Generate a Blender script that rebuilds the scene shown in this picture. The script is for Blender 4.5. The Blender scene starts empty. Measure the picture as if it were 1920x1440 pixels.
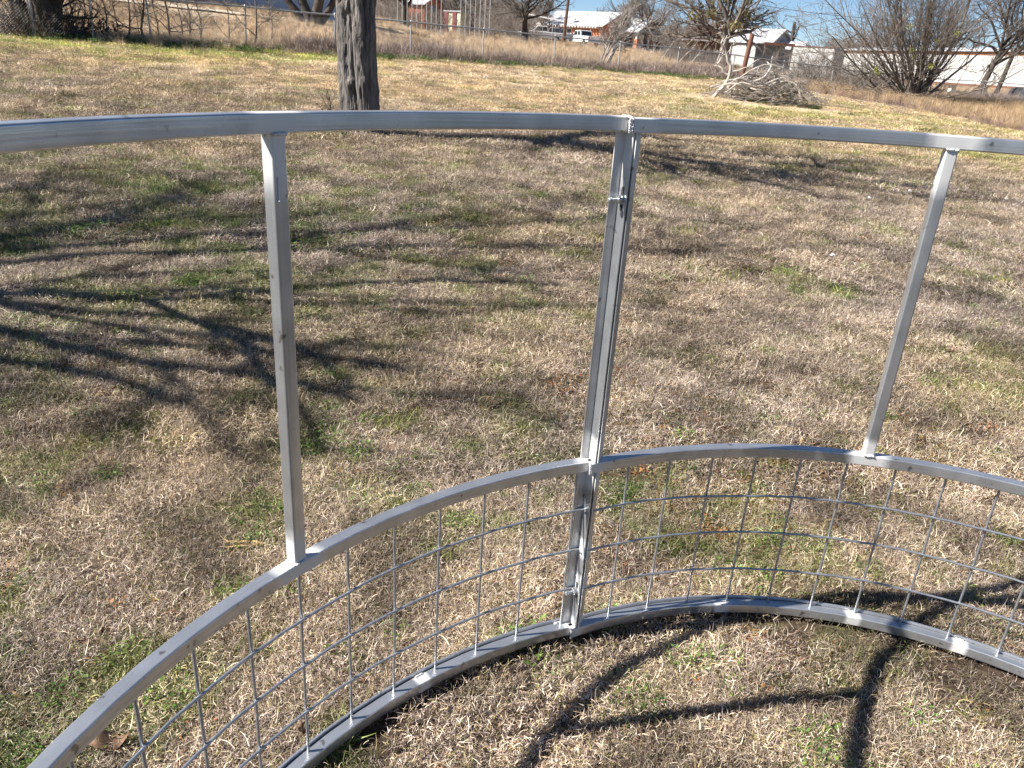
import bpy, bmesh, math, random
import numpy as np
from mathutils import Vector, Matrix
R_ = math.radians
rng = np.random.default_rng(7)
random.seed(7)
S = bpy.context.scene
COL = S.collection

# ------------------------------------------------------------------ camera
CAM_H = 1.45
F_PX, CX, CY = 1450.0, 960.0, 720.0
_d = np.array([728.0 - CX, 4150.0 - CY, F_PX]); _down = _d / np.linalg.norm(_d)
_fw = np.array([0, 0, 1.0]) - _down * _down[2]; _fw /= np.linalg.norm(_fw)
_rt = np.cross(_down, _fw)
RC = np.array([_rt, _fw, -_down])            # rows: world X, Y, Z in camera axes
cam_d = bpy.data.cameras.new('camera'); cam = bpy.data.objects.new('camera', cam_d); COL.objects.link(cam)
cam_d.sensor_width = 36; cam_d.lens = F_PX / 1920 * 36; cam_d.clip_start = 0.02; cam_d.clip_end = 4000
m = Matrix.Identity(4)
for i in range(3):
    m[i][0] = RC[i, 0]; m[i][1] = -RC[i, 1]; m[i][2] = -RC[i, 2]
m[2][3] = CAM_H
cam.matrix_world = m
S.camera = cam
S.render.resolution_x, S.render.resolution_y = 1024, 768
try:
    S.cycles.max_bounces = 5; S.cycles.diffuse_bounces = 3; S.cycles.glossy_bounces = 3; S.cycles.transmission_bounces = 3
except Exception: pass

# ------------------------------------------------------------------ light
SUN_EL = R_(43.5); SUN_AZ = math.atan2(-0.968, -0.25)      # from left, a little behind the camera
w = bpy.data.worlds.new('World'); S.world = w; w.use_nodes = True
nt = w.node_tree; bg = nt.nodes['Background']
sky = nt.nodes.new('ShaderNodeTexSky'); sky.sky_type = 'NISHITA'; sky.sun_disc = False
sky.sun_elevation = SUN_EL; sky.sun_rotation = SUN_AZ % (2 * math.pi)
sky.air_density = 1.0; sky.dust_density = 0.0; sky.ozone_density = 4.5; sky.altitude = 3000
nt.links.new(sky.outputs[0], bg.inputs[0]); bg.inputs[1].default_value = 0.05
sl = bpy.data.lights.new('sun', 'SUN'); sl.energy = 5.0; sl.angle = R_(0.53); sl.color = (1, 0.955, 0.89)
so = bpy.data.objects.new('sun', sl); COL.objects.link(so)
sd = Vector((math.sin(SUN_AZ) * math.cos(SUN_EL), math.cos(SUN_AZ) * math.cos(SUN_EL), math.sin(SUN_EL)))
so.rotation_euler = sd.to_track_quat('Z', 'Y').to_euler(); so.location = (-5, -2, 8)
S.view_settings.view_transform = 'Standard'; S.view_settings.look = 'None'
S.view_settings.exposure = 1.32; S.view_settings.gamma = 1.0; S.view_settings.use_curve_mapping = False

# ------------------------------------------------------------------ helpers
def ray(px, py):
    return RC @ np.array([px - CX, py - CY, F_PX])

def horizon_y(px):
    return CY - (RC[2, 0] * (px - CX) + RC[2, 2] * F_PX) / RC[2, 1]

def az(px, py=None):
    """tan of the azimuth of image column px, near the horizon"""
    v = ray(px, horizon_y(px) if py is None else py); return v[0] / v[1]

def sm(a, b, x):
    t = np.clip((np.asarray(x, float) - a) / (b - a), 0, 1); return t * t * (3 - 2 * t)

def hash2(i, j, s):
    n = np.sin(i * 127.1 + j * 311.7 + s * 74.7) * 43758.5453
    return n - np.floor(n)

def vnoise(x, y, s=0):
    x = np.asarray(x, float); y = np.asarray(y, float)
    i = np.floor(x); j = np.floor(y); fx = x - i; fy = y - j
    fx = fx * fx * (3 - 2 * fx); fy = fy * fy * (3 - 2 * fy)
    a = hash2(i, j, s); b = hash2(i + 1, j, s); c = hash2(i, j + 1, s); d = hash2(i + 1, j + 1, s)
    return (a * (1 - fx) + b * fx) * (1 - fy) + (c * (1 - fx) + d * fx) * fy

def fbm(x, y, s=0, o=4):
    r = 0; a = 1; t = 0
    for k in range(o):
        r = r + a * vnoise(x * 2 ** k + 17.3 * k, y * 2 ** k - 9.1 * k, s + k); t += a; a *= 0.5
    return r / t

U_F = [-3, -0.45, -0.22, 0.05, 0.28, 0.42, 0.55, 0.7, 3]
D_F = [21, 23.5, 28, 35, 44, 49.5, 52, 51.5, 50]
def fence_y(u): return np.interp(u, U_F, D_F)

def terrain(X, Y, detail=True):
    X = np.asarray(X, float); Y = np.asarray(Y, float)
    u = X / np.maximum(Y, 1.0)
    df = fence_y(u)
    Yn = np.minimum(Y, df); Xn = np.clip(np.where(Y > df, u * df, X), -12, 22)
    z = 0.037 * np.maximum(Yn - 2.5, 0) - 0.035 * Xn * sm(2.5, 14, Yn)
    z = z - 0.026 * np.maximum(Xn - 8, 0) * sm(18, 32, Yn)
    s = np.interp(u, [-3, -0.5, -0.33, -0.12, 0.08, 0.3, 0.5, 3], [0.08, 0.082, 0.078, 0.036, 0.029, 0.012, 0.008, 0.008])
    over = np.clip(Y - df, 0, 95)
    z = z + s * over * sm(0, 8, over) + 0.004 * np.maximum(Y - df - 95, 0).clip(0, 200)
    if detail:
        z = z + (fbm(X * 0.35, Y * 0.35, 3) - 0.5) * 0.18 * sm(5, 20, np.hypot(X, Y)) \
              + (fbm(X * 3.1, Y * 3.1, 5, 3) - 0.5) * 0.03 + (fbm(X * 11, Y * 11, 9, 2) - 0.5) * 0.022
    return z

def tz(x, y): return float(terrain(x, y, False))
def gp(px, Y, py=None):
    x = az(px, py) * Y
    return Vector((x, Y, tz(x, Y)))

def tag(o, label=None, cat=None, group=None, kind=None):
    if label: o['label'] = label
    if cat: o['category'] = cat
    if group: o['group'] = group
    if kind: o['kind'] = kind
    return o

def empty(name, loc=(0, 0, 0), rz=0, label=None, cat=None, group=None):
    o = bpy.data.objects.new(name, None); COL.objects.link(o)
    o.location = loc; o.rotation_euler = (0, 0, rz); o.empty_display_size = 0.2
    return tag(o, label, cat, group)

def mesh_obj(name, V, Fc, mat=None, parent=None, smooth=False, link=True, attrs=None, cols=None):
    me = bpy.data.meshes.new(name)
    V = np.asarray(V, dtype=np.float32).reshape(-1, 3)
    if isinstance(Fc, np.ndarray) and Fc.ndim == 2:
        nf, k = Fc.shape
        me.vertices.add(len(V)); me.vertices.foreach_set('co', V.ravel())
        me.loops.add(nf * k); me.polygons.add(nf)
        me.polygons.foreach_set('loop_start', np.arange(0, nf * k, k, dtype=np.int32))
        me.loops.foreach_set('vertex_index', Fc.ravel().astype(np.int32))
        me.update(calc_edges=True); me.validate()
    else:
        me.from_pydata([tuple(v) for v in V.tolist()], [], [tuple(int(i) for i in f) for f in Fc])
    if attrs:
        for k2, a in attrs.items():
            at_ = me.attributes.new(k2, 'FLOAT', 'POINT'); at_.data.foreach_set('value', np.asarray(a, np.float32))
    if cols is not None:
        ca = me.attributes.new('col', 'FLOAT_COLOR', 'POINT')
        c4 = np.ones((len(V), 4), np.float32); c4[:, :3] = cols; ca.data.foreach_set('color', c4.ravel())
    if smooth: me.polygons.foreach_set('use_smooth', np.ones(len(me.polygons), bool))
    if mat: me.materials.append(mat)
    o = bpy.data.objects.new(name, me)
    if link: COL.objects.link(o)
    if parent: o.parent = parent
    return o

class MB:
    """collects simple solids into one mesh"""
    def __init__(s): s.V = []; s.F = []
    def add(s, V, F_):
        b = len(s.V); s.V += [tuple(v) for v in V]; s.F += [tuple(b + i for i in f) for f in F_]; return s
    def box(s, c, d, rz=0, M=None):
        x, y, z = d[0] / 2, d[1] / 2, d[2] / 2
        P = [Vector((a, b_, e)) for a in (-x, x) for b_ in (-y, y) for e in (-z, z)]
        if M is None: M = Matrix.Rotation(rz, 3, 'Z')
        P = [M @ p + Vector(c) for p in P]
        return s.add(P, [(0, 1, 3, 2), (4, 6, 7, 5), (0, 4, 5, 1), (2, 3, 7, 6), (0, 2, 6, 4), (1, 5, 7, 3)])
    def bar(s, a, b, r0, r1=None, n=8, cap=True):
        a = Vector(a); b = Vector(b); r1 = r0 if r1 is None else r1
        t = (b - a).normalized(); u = t.orthogonal().normalized(); v = t.cross(u)
        P = []
        for (c, r) in ((a, r0), (b, r1)):
            for k in range(n):
                q = 2 * math.pi * k / n; P.append(c + u * (r * math.cos(q)) + v * (r * math.sin(q)))
        F_ = [(k, (k + 1) % n, n + (k + 1) % n, n + k) for k in range(n)]
        if cap: F_ += [tuple(range(n))[::-1], tuple(range(n, 2 * n))]
        return s.add(P, F_)
    def prism(s, poly, axis_from, axis_to, ex, ez):
        """poly (list of 2d) in plane (ex,ez), swept from axis_from to axis_to"""
        a = Vector(axis_from); b = Vector(axis_to); ex = Vector(ex); ez = Vector(ez); n = len(poly)
        P = [a + ex * p[0] + ez * p[1] for p in poly] + [b + ex * p[0] + ez * p[1] for p in poly]
        F_ = [(k, (k + 1) % n, n + (k + 1) % n, n + k) for k in range(n)] + [tuple(range(n))[::-1], tuple(range(n, 2 * n))]
        return s.add(P, F_)
    def obj(s, name, mat, parent=None, bevel=0, smooth=False):
        o = mesh_obj(name, s.V, s.F, mat, parent, smooth)
        bm = bmesh.new(); bm.from_mesh(o.data); bmesh.ops.recalc_face_normals(bm, faces=bm.faces); bm.to_mesh(o.data); bm.free()
        if bevel:
            md = o.modifiers.new('bevel', 'BEVEL'); md.width = bevel; md.segments = 2; md.limit_method = 'ANGLE'
        return o

def tubes(P, Rr, sides=5, closed_tip=False):
    """P (N,k,3) polylines, Rr (N,k) radii -> V, F quads"""
    P = np.asarray(P, float); Rr = np.asarray(Rr, float); N, k, _ = P.shape
    T = np.gradient(P, axis=1); T /= np.linalg.norm(T, axis=2, keepdims=True) + 1e-9
    ref = np.where(np.abs(T[..., 2:3]) > 0.9, np.array([1.0, 0, 0]), np.array([0, 0, 1.0]))
    # keep one reference per polyline to avoid twists
    ref = np.repeat(np.where(np.abs(T[:, :1, 2:3]) > 0.8, np.array([[[1.0, 0.13, 0]]]), np.array([[[0.1, 0, 1.0]]])), k, axis=1)
    U = np.cross(T, ref); U /= np.linalg.norm(U, axis=2, keepdims=True) + 1e-9
    W = np.cross(T, U)
    a = np.arange(sides) * 2 * math.pi / sides
    V = P[:, :, None, :] + Rr[:, :, None, None] * (U[:, :, None, :] * np.cos(a)[None, None, :, None] + W[:, :, None, :] * np.sin(a)[None, None, :, None])
    V = V.reshape(-1, 3)
    i = np.arange(N)[:, None, None] * k * sides; j = np.arange(k - 1)[None, :, None] * sides; q = np.arange(sides)[None, None, :]
    q2 = (q + 1) % sides
    Fq = np.stack([i + j + q, i + j + q2, i + j + sides + q2, i + j + sides + q], -1).reshape(-1, 4)
    return V, Fq

def join(parts):
    Vs = []; Fs = []; b = 0
    for V, Fq in parts:
        Vs.append(V); Fs.append(Fq + b); b += len(V)
    return np.concatenate(Vs), np.concatenate(Fs)

# ------------------------------------------------------------------ materials
def mat(name, base=(0.5, 0.5, 0.5), rough=0.7, metal=0.0, noise=0.0, scale=5.0, bump=0.0, bscale=None, c2=None, spec=0.5, stretch=(1, 1, 1), coord='Object'):
    M_ = bpy.data.materials.new(name); M_.use_nodes = True
    n = M_.node_tree.nodes; l = M_.node_tree.links; p = n['Principled BSDF']
    p.inputs['Roughness'].default_value = rough; p.inputs['Metallic'].default_value = metal
    p.inputs['Specular IOR Level'].default_value = spec
    p.inputs['Base Color'].default_value = (*base, 1)
    if noise or c2 or bump:
        tc = n.new('ShaderNodeTexCoord'); mp = n.new('ShaderNodeMapping'); mp.inputs['Scale'].default_value = stretch
        l.new(tc.outputs[coord], mp.inputs[0])
        nz = n.new('ShaderNodeTexNoise'); nz.inputs['Scale'].default_value = scale; nz.inputs['Detail'].default_value = 6
        nz.inputs['Roughness'].default_value = 0.65
        l.new(mp.outputs[0], nz.inputs[0])
        if c2 is None: c2 = tuple(c * (1 - noise) for c in base)
        rp = n.new('ShaderNodeValToRGB'); rp.color_ramp.elements[0].position = 0.35; rp.color_ramp.elements[1].position = 0.65
        rp.color_ramp.elements[0].color = (*c2, 1); rp.color_ramp.elements[1].color = (*base, 1)
        l.new(nz.outputs[0], rp.inputs[0]); l.new(rp.outputs[0], p.inputs['Base Color'])
        if bump:
            n2 = n.new('ShaderNodeTexNoise'); n2.inputs['Scale'].default_value = bscale or scale * 3; n2.inputs['Detail'].default_value = 5
            l.new(mp.outputs[0], n2.inputs[0])
            bp = n.new('ShaderNodeBump'); bp.inputs['Strength'].default_value = 1; bp.inputs['Distance'].default_value = bump
            l.new(n2.outputs[0], bp.inputs['Height']); l.new(bp.outputs[0], p.inputs['Normal'])
    return M_

def mat_galv():
    """galvanised tube: fine lengthwise streaks, spangle, and lighter cold-galv paint near the welds (attribute 'spray')"""
    M_ = bpy.data.materials.new('galvanised_steel'); M_.use_nodes = True
    n = M_.node_tree.nodes; l = M_.node_tree.links; p = n['Principled BSDF']
    at_ = n.new('ShaderNodeAttribute'); at_.attribute_name = 'spray'
    al = n.new('ShaderNodeAttribute'); al.attribute_name = 'along'
    ac = n.new('ShaderNodeAttribute'); ac.attribute_name = 'across'
    cb = n.new('ShaderNodeCombineXYZ')
    l.new(al.outputs['Fac'], cb.inputs[0]); l.new(ac.outputs['Fac'], cb.inputs[1])
    mp = n.new('ShaderNodeMapping'); mp.inputs['Scale'].default_value = (3, 260, 1); l.new(cb.outputs[0], mp.inputs[0])
    st = n.new('ShaderNodeTexNoise'); st.inputs['Scale'].default_value = 1.0; st.inputs['Detail'].default_value = 5; l.new(mp.outputs[0], st.inputs[0])
    tc = n.new('ShaderNodeTexCoord')
    nz = n.new('ShaderNodeTexNoise'); nz.inputs['Scale'].default_value = 14; nz.inputs['Detail'].default_value = 5; l.new(tc.outputs['Object'], nz.inputs[0])
    fz = n.new('ShaderNodeTexNoise'); fz.inputs['Scale'].default_value = 420; fz.inputs['Detail'].default_value = 2; l.new(tc.outputs['Object'], fz.inputs[0])
    mx = n.new('ShaderNodeMath'); mx.operation = 'ADD'; l.new(st.outputs[0], mx.inputs[0]); l.new(nz.outputs[0], mx.inputs[1])
    mx2 = n.new('ShaderNodeMath'); mx2.operation = 'MULTIPLY_ADD'; l.new(fz.outputs[0], mx2.inputs[0]); mx2.inputs[1].default_value = 0.35; l.new(mx.outputs[0], mx2.inputs[2])
    rp = n.new('ShaderNodeValToRGB'); e = rp.color_ramp.elements
    e[0].position = 0.38; e[0].color = (0.36, 0.37, 0.385, 1); e[1].position = 0.78; e[1].color = (0.62, 0.635, 0.66, 1)
    half = n.new('ShaderNodeMath'); half.operation = 'MULTIPLY'; half.inputs[1].default_value = 0.5
    l.new(mx2.outputs[0], half.inputs[0]); l.new(half.outputs[0], rp.inputs[0])
    # spray paint mask with a ragged edge
    sn = n.new('ShaderNodeMath'); sn.operation = 'MULTIPLY_ADD'; l.new(nz.outputs[0], sn.inputs[0]); sn.inputs[1].default_value = 0.7; l.new(at_.outputs['Fac'], sn.inputs[2])
    sr = n.new('ShaderNodeMapRange'); sr.inputs[1].default_value = 0.62; sr.inputs[2].default_value = 1.0; l.new(sn.outputs[0], sr.inputs[0])
    cm = n.new('ShaderNodeMixRGB'); l.new(sr.outputs[0], cm.inputs[0]); l.new(rp.outputs[0], cm.inputs[1]); cm.inputs[2].default_value = (0.62, 0.615, 0.60, 1)
    # small dark scuffs
    sc = n.new('ShaderNodeTexNoise'); sc.inputs['Scale'].default_value = 38; sc.inputs['Detail'].default_value = 3; l.new(tc.outputs['Object'], sc.inputs[0])
    sm_ = n.new('ShaderNodeMapRange'); sm_.inputs[1].default_value = 0.66; sm_.inputs[2].default_value = 0.72; l.new(sc.outputs[0], sm_.inputs[0])
    c3 = n.new('ShaderNodeMixRGB'); c3.blend_type = 'MULTIPLY'; l.new(sm_.outputs[0], c3.inputs[0]); l.new(cm.outputs[0], c3.inputs[1]); c3.inputs[2].default_value = (0.45, 0.42, 0.40, 1)
    l.new(c3.outputs[0], p.inputs['Base Color'])
    mt = n.new('ShaderNodeMapRange'); mt.inputs[3].default_value = 0.80; mt.inputs[4].default_value = 0.2; l.new(sr.outputs[0], mt.inputs[0]); l.new(mt.outputs[0], p.inputs['Metallic'])
    rr = n.new('ShaderNodeMapRange'); rr.inputs[1].default_value = 0.3; rr.inputs[2].default_value = 0.8; rr.inputs[3].default_value = 0.40; rr.inputs[4].default_value = 0.26
    l.new(st.outputs[0], rr.inputs[0]); l.new(rr.outputs[0], p.inputs['Roughness'])
    bp = n.new('ShaderNodeBump'); bp.inputs['Strength'].default_value = 0.35; bp.inputs['Distance'].default_value = 0.0006
    l.new(mx2.outputs[0], bp.inputs['Height']); l.new(bp.outputs[0], p.inputs['Normal'])
    return M_

def mat_blade(name, trans=0.25, rough=0.55, tint=True, gloss=0.25):
    """leaf or blade colour from the mesh, tinted per clump by the instancer's attribute"""
    M_ = bpy.data.materials.new(name); M_.use_nodes = True
    n = M_.node_tree.nodes; l = M_.node_tree.links
    for x in list(n): n.remove(x)
    out = n.new('ShaderNodeOutputMaterial')
    c = n.new('ShaderNodeAttribute'); c.attribute_name = 'col'
    col = c.outputs['Color']
    if tint:
        t = n.new('ShaderNodeAttribute'); t.attribute_type = 'INSTANCER'; t.attribute_name = 'tint'
        mx = n.new('ShaderNodeMixRGB'); mx.blend_type = 'MULTIPLY'; mx.inputs[0].default_value = 1
        l.new(col, mx.inputs[1]); l.new(t.outputs['Color'], mx.inputs[2]); col = mx.outputs[0]
    p = n.new('ShaderNodeBsdfPrincipled'); p.inputs['Roughness'].default_value = rough; p.inputs['Specular IOR Level'].default_value = gloss
    l.new(col, p.inputs['Base Color'])
    tr = n.new('ShaderNodeBsdfTranslucent'); l.new(col, tr.inputs['Color'])
    ms = n.new('ShaderNodeMixShader'); ms.inputs[0].default_value = trans
    l.new(p.outputs[0], ms.inputs[1]); l.new(tr.outputs[0], ms.inputs[2]); l.new(ms.outputs[0], out.inputs[0])
    return M_

def mat_corrug(name, base, rough=0.5, metal=0.0, c2=None):
    return mat(name, base, rough, metal, scale=3, c2=c2 or tuple(c * 0.85 for c in base), bump=0.001)

M = {}
M['galv'] = mat_galv()
M['zinc'] = mat('bright_zinc', (0.62, 0.63, 0.62), 0.32, 0.85, c2=(0.45, 0.47, 0.5), scale=60)
M['weld'] = mat('painted_weld', (0.66, 0.66, 0.66), 0.5, 0.35, c2=(0.5, 0.5, 0.52), scale=50, bump=0.001, bscale=200)
M['wire'] = mat('galvanised_wire', (0.44, 0.46, 0.49), 0.38, 0.78, c2=(0.32, 0.34, 0.37), scale=40)
M['fence'] = mat('old_fence_pipe', (0.46, 0.46, 0.45), 0.55, 0.3, c2=(0.30, 0.30, 0.30), scale=6)
M['link'] = mat('chain_link_wire', (0.30, 0.30, 0.30), 0.5, 0.6)
M['ground'] = None
M['twig'] = mat('bare_twig_bark', (0.20, 0.165, 0.135), 0.9, c2=(0.11, 0.09, 0.075), scale=3)
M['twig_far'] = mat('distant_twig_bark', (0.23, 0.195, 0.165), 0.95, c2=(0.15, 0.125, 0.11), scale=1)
M['twig_dark'] = mat('dark_bark', (0.085, 0.068, 0.055), 0.95, c2=(0.04, 0.032, 0.027), scale=4, bump=0.02, bscale=14, stretch=(1, 1, 0.3))
M['deadwood'] = mat('weathered_grey_wood', (0.50, 0.46, 0.41), 0.85, c2=(0.27, 0.235, 0.205), scale=7, bump=0.004, stretch=(1, 1, 1))
M['deadtwig'] = mat('dry_twigs', (0.36, 0.32, 0.28), 0.9, c2=(0.2, 0.17, 0.15), scale=7)
M['rust'] = mat('rusted_pipe', (0.19, 0.075, 0.04), 0.85, c2=(0.10, 0.05, 0.032), scale=9, bump=0.002)
M['pole'] = mat('creosote_pole', (0.13, 0.07, 0.045), 0.85, c2=(0.08, 0.045, 0.03), scale=4, stretch=(4, 4, 0.4))
M['straw'] = mat_blade('dry_grass_blade', 0.12)
M['leafm'] = mat_blade('green_leaf', 0.3, 0.5)
M['bluebarn'] = mat('pale_blue_barn_steel', (0.42, 0.50, 0.60), 0.5, 0.1, c2=(0.36, 0.44, 0.54), scale=0.8)
M['whiteroof'] = mat('white_roof_steel', (0.50, 0.51, 0.53), 0.5, 0.1, c2=(0.40, 0.40, 0.41), scale=0.8)
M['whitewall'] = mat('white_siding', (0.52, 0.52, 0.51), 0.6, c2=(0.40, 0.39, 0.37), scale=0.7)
M['greywall'] = mat('grey_shaded_siding', (0.30, 0.31, 0.33), 0.7, c2=(0.24, 0.245, 0.26), scale=0.9)  # plain grey walls, and the white trailer's end with shade in its colour
M['brick'] = mat('orange_brick', (0.50, 0.20, 0.10), 0.85, c2=(0.40, 0.15, 0.075), scale=2.5)
M['redwall'] = mat('red_painted_board', (0.42, 0.12, 0.055), 0.75, c2=(0.32, 0.085, 0.04), scale=2)
M['cream'] = mat('cream_panel', (0.66, 0.60, 0.40), 0.6, c2=(0.56, 0.5, 0.33), scale=2)
M['maroon'] = mat('maroon_panel', (0.20, 0.035, 0.045), 0.6, c2=(0.15, 0.025, 0.035), scale=2)
M['brownroof'] = mat('tan_brown_roof_sheet', (0.36, 0.25, 0.16), 0.6, c2=(0.27, 0.18, 0.12), scale=3)
M['glass'] = mat('dark_window_glass', (0.03, 0.035, 0.04), 0.12, spec=0.8, noise=0)
M['black'] = mat('black_rubber', (0.025, 0.025, 0.027), 0.8)
M['chrome'] = mat('chrome_trim', (0.6, 0.6, 0.6), 0.25, 0.9)
M['whitepaint'] = mat('white_vehicle_paint', (0.78, 0.78, 0.77), 0.3, c2=(0.7, 0.69, 0.67), scale=2)
M['bluepaint'] = mat('blue_vehicle_paint', (0.11, 0.17, 0.25), 0.3, c2=(0.09, 0.14, 0.2), scale=2)
M['greypaint'] = mat('dark_grey_vehicle_paint', (0.10, 0.105, 0.115), 0.35, c2=(0.08, 0.08, 0.09), scale=2)
M['redlamp'] = mat('red_lamp_lens', (0.4, 0.02, 0.02), 0.25)
M['wood'] = mat('weathered_board', (0.23, 0.19, 0.155), 0.9, c2=(0.14, 0.11, 0.09), scale=5, stretch=(3, 3, 0.5))
M['dirt'] = mat('sandy_track', (0.50, 0.43, 0.34), 0.95, c2=(0.40, 0.33, 0.25), scale=2)
M['cotton'] = mat('white_cotton_tuft', (0.85, 0.85, 0.83), 0.9, noise=0)
M['leafbrown'] = mat('dead_brown_leaf', (0.20, 0.11, 0.06), 0.7, c2=(0.10, 0.055, 0.03), scale=30)
M['mistle'] = mat_blade('mistletoe_leaf', 0.3, 0.5, tint=False)
M['concrete'] = mat('pale_concrete', (0.55, 0.53, 0.49), 0.9, c2=(0.44, 0.42, 0.38), scale=3)

def mat_ground():
    M_ = bpy.data.materials.new('pasture_soil_and_thatch'); M_.use_nodes = True
    n = M_.node_tree.nodes; l = M_.node_tree.links; p = n['Principled BSDF']; p.inputs['Roughness'].default_value = 0.95
    p.inputs['Specular IOR Level'].default_value = 0.15
    g = n.new('ShaderNodeNewGeometry'); at_ = n.new('ShaderNodeAttribute'); at_.attribute_name = 'col'
    outs = []
    for sc, dt in ((1.3, 6), (14, 6), (90, 4)):
        z = n.new('ShaderNodeTexNoise'); z.inputs['Scale'].default_value = sc; z.inputs['Detail'].default_value = dt; z.inputs['Roughness'].default_value = 0.7
        l.new(g.outputs['Position'], z.inputs[0]); outs.append(z)
    a = n.new('ShaderNodeMath'); a.operation = 'MULTIPLY'; l.new(outs[1].outputs[0], a.inputs[0]); l.new(outs[2].outputs[0], a.inputs[1])
    mr = n.new('ShaderNodeMapRange'); mr.inputs[1].default_value = 0.13; mr.inputs[2].default_value = 0.38; mr.inputs[3].default_value = 0.45; mr.inputs[4].default_value = 1.5
    l.new(a.outputs[0], mr.inputs[0])
    m2 = n.new('ShaderNodeMapRange'); m2.inputs[1].default_value = 0.3; m2.inputs[2].default_value = 0.7; m2.inputs[3].default_value = 0.8; m2.inputs[4].default_value = 1.2
    l.new(outs[0].outputs[0], m2.inputs[0])
    mm = n.new('ShaderNodeMath'); mm.operation = 'MULTIPLY'; l.new(mr.outputs[0], mm.inputs[0]); l.new(m2.outputs[0], mm.inputs[1])
    vm = n.new('ShaderNodeVectorMath'); vm.operation = 'SCALE'; l.new(at_.outputs['Color'], vm.inputs[0]); l.new(mm.outputs[0], vm.inputs['Scale'])
    l.new(vm.outputs[0], p.inputs['Base Color'])
    bp = n.new('ShaderNodeBump'); bp.inputs['Distance'].default_value = 0.03; bp.inputs['Strength'].default_value = 0.8
    l.new(outs[1].outputs[0], bp.inputs['Height']); l.new(bp.outputs[0], p.inputs['Normal'])
    return M_
M['ground'] = mat_ground()

# ------------------------------------------------------------------ what grows where
PILE = gp(1432, 26)
def green_amt(X, Y):
    """0..1 share of green growth"""
    u = X / np.maximum(Y, 0.5); df = fence_y(u)
    g = sm(0.56, 0.72, fbm(X * 2.3 + 5, Y * 2.3, 21, 4)) * 0.50 * (0.25 + 0.75 * sm(0.35, 0.6, fbm(X * .6, Y * .6, 27, 2)))
    g = np.maximum(g, 0.75 * sm(0.60, 0.70, fbm(X * 5.5, Y * 5.5, 33, 3)) * sm(5.5, 2, Y) * (0.4 + 0.6 * sm(0.2, -0.3, X)))
    # greener in the shade on the left, and under the big tree
    left = sm(0.9, -2.2, X) * sm(3.0, 4.5, Y) * sm(9, 7, Y)
    g = np.maximum(g, left * sm(0.40, 0.66, fbm(X * 3.1, Y * 3.1, 41, 4)) * 0.75)
    # green strip by the fence at the left and belts at the right
    g = np.maximum(g, sm(7.5, 3.0, df - Y) * sm(-1, 1.5, df - Y) * sm(-0.10, -0.28, u) * (0.5 + 0.5 * sm(0.35, 0.6, fbm(X * 0.6, Y * 1.2, 8))))
    g = np.maximum(g, sm(3.2, 0.8, df - Y) * sm(-0.5, 0.2, df - Y) * 0.75)
    g = np.maximum(g, 0.55 * sm(2.0, 5.0, X) * sm(12, 16, Y) * sm(31, 27, Y) * sm(0.30, 0.55, fbm(X * 0.7, Y * 1.4, 15)))
    bare = sm(2.1, 1.3, np.hypot((X - PILE.x) * 0.75, Y - PILE.y + 0.5))
    g = g * (1 - bare) * sm(df + 4, df, Y)
    return g
def bare_amt(X, Y):
    b = sm(2.3, 1.3, np.hypot((X - PILE.x) * 0.62, Y - PILE.y + 0.6))
    t = np.clip(((X + 7.2) * -3.4 + (Y - 10.7) * 6.5) / 53.8, -0.5, 1); dd = np.hypot(X + 7.2 + 3.4 * t, Y - 10.7 - 6.5 * t)
    b = np.maximum(b, 1.15 * np.exp(-(dd / 0.24) ** 2))
    b = np.maximum(b, 0.75 * sm(0.60, 0.72, fbm(X * 0.45, Y * 1.3, 61)) * sm(11, 18, Y))
    return b

# ------------------------------------------------------------------ ground
def build_ground():
    def axis(lo, hi, n, k, c=0.0):
        a = math.asinh((lo - c) / k); b = math.asinh((hi - c) / k)
        return c + k * np.sinh(np.linspace(a, b, n))
    xs = axis(-900, 900, 640, 2.6, 0.4); ys = np.concatenate([axis(-300, 2.0, 110, 1.0, 1.6)[:-1], axis(2.0, 2200, 520, 3.4, 1.0)])
    X, Y = np.meshgrid(xs, ys); Z = terrain(X, Y)
    # the trodden groove at the left edge of the grass
    gx0, gy0, gx1, gy1 = -7.2, 10.7, -10.6, 17.2
    t = np.clip(((X - gx0) * (gx1 - gx0) + (Y - gy0) * (gy1 - gy0)) / ((gx1 - gx0) ** 2 + (gy1 - gy0) ** 2), -0.3, 1)
    dd = np.hypot(X - gx0 - t * (gx1 - gx0), Y - gy0 - t * (gy1 - gy0))
    Z = Z - 0.10 * np.exp(-(dd / 0.20) ** 2)
    V = np.stack([X, Y, Z], -1).reshape(-1, 3)
    ny, nx = X.shape
    i = np.arange(ny - 1)[:, None] * nx + np.arange(nx - 1)[None]
    Fq = np.stack([i, i + 1, i + nx + 1, i + nx], -1).reshape(-1, 4)
    g = green_amt(X, Y)[..., None]; b = bare_amt(X, Y)[..., None]
    u = X / np.maximum(Y, 1); df = fence_y(u)
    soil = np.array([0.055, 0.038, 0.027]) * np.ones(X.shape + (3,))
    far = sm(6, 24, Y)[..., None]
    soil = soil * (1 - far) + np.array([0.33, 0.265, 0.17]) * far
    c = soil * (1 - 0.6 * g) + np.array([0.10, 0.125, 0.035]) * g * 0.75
    c = c * (1 - b * 0.8) + np.array([0.52, 0.41, 0.26]) * b * 0.8
    fld = sm(0, 3, Y - df)[..., None]
    c = c * (1 - fld) + np.array([0.38, 0.29, 0.19]) * fld
    gv = (np.exp(-(dd / 0.20) ** 2))[..., None]
    c = c * (1 - gv) + np.array([0.07, 0.05, 0.035]) * gv
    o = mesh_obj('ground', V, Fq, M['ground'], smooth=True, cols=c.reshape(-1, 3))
    tag(o, kind='structure')
build_ground()

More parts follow.
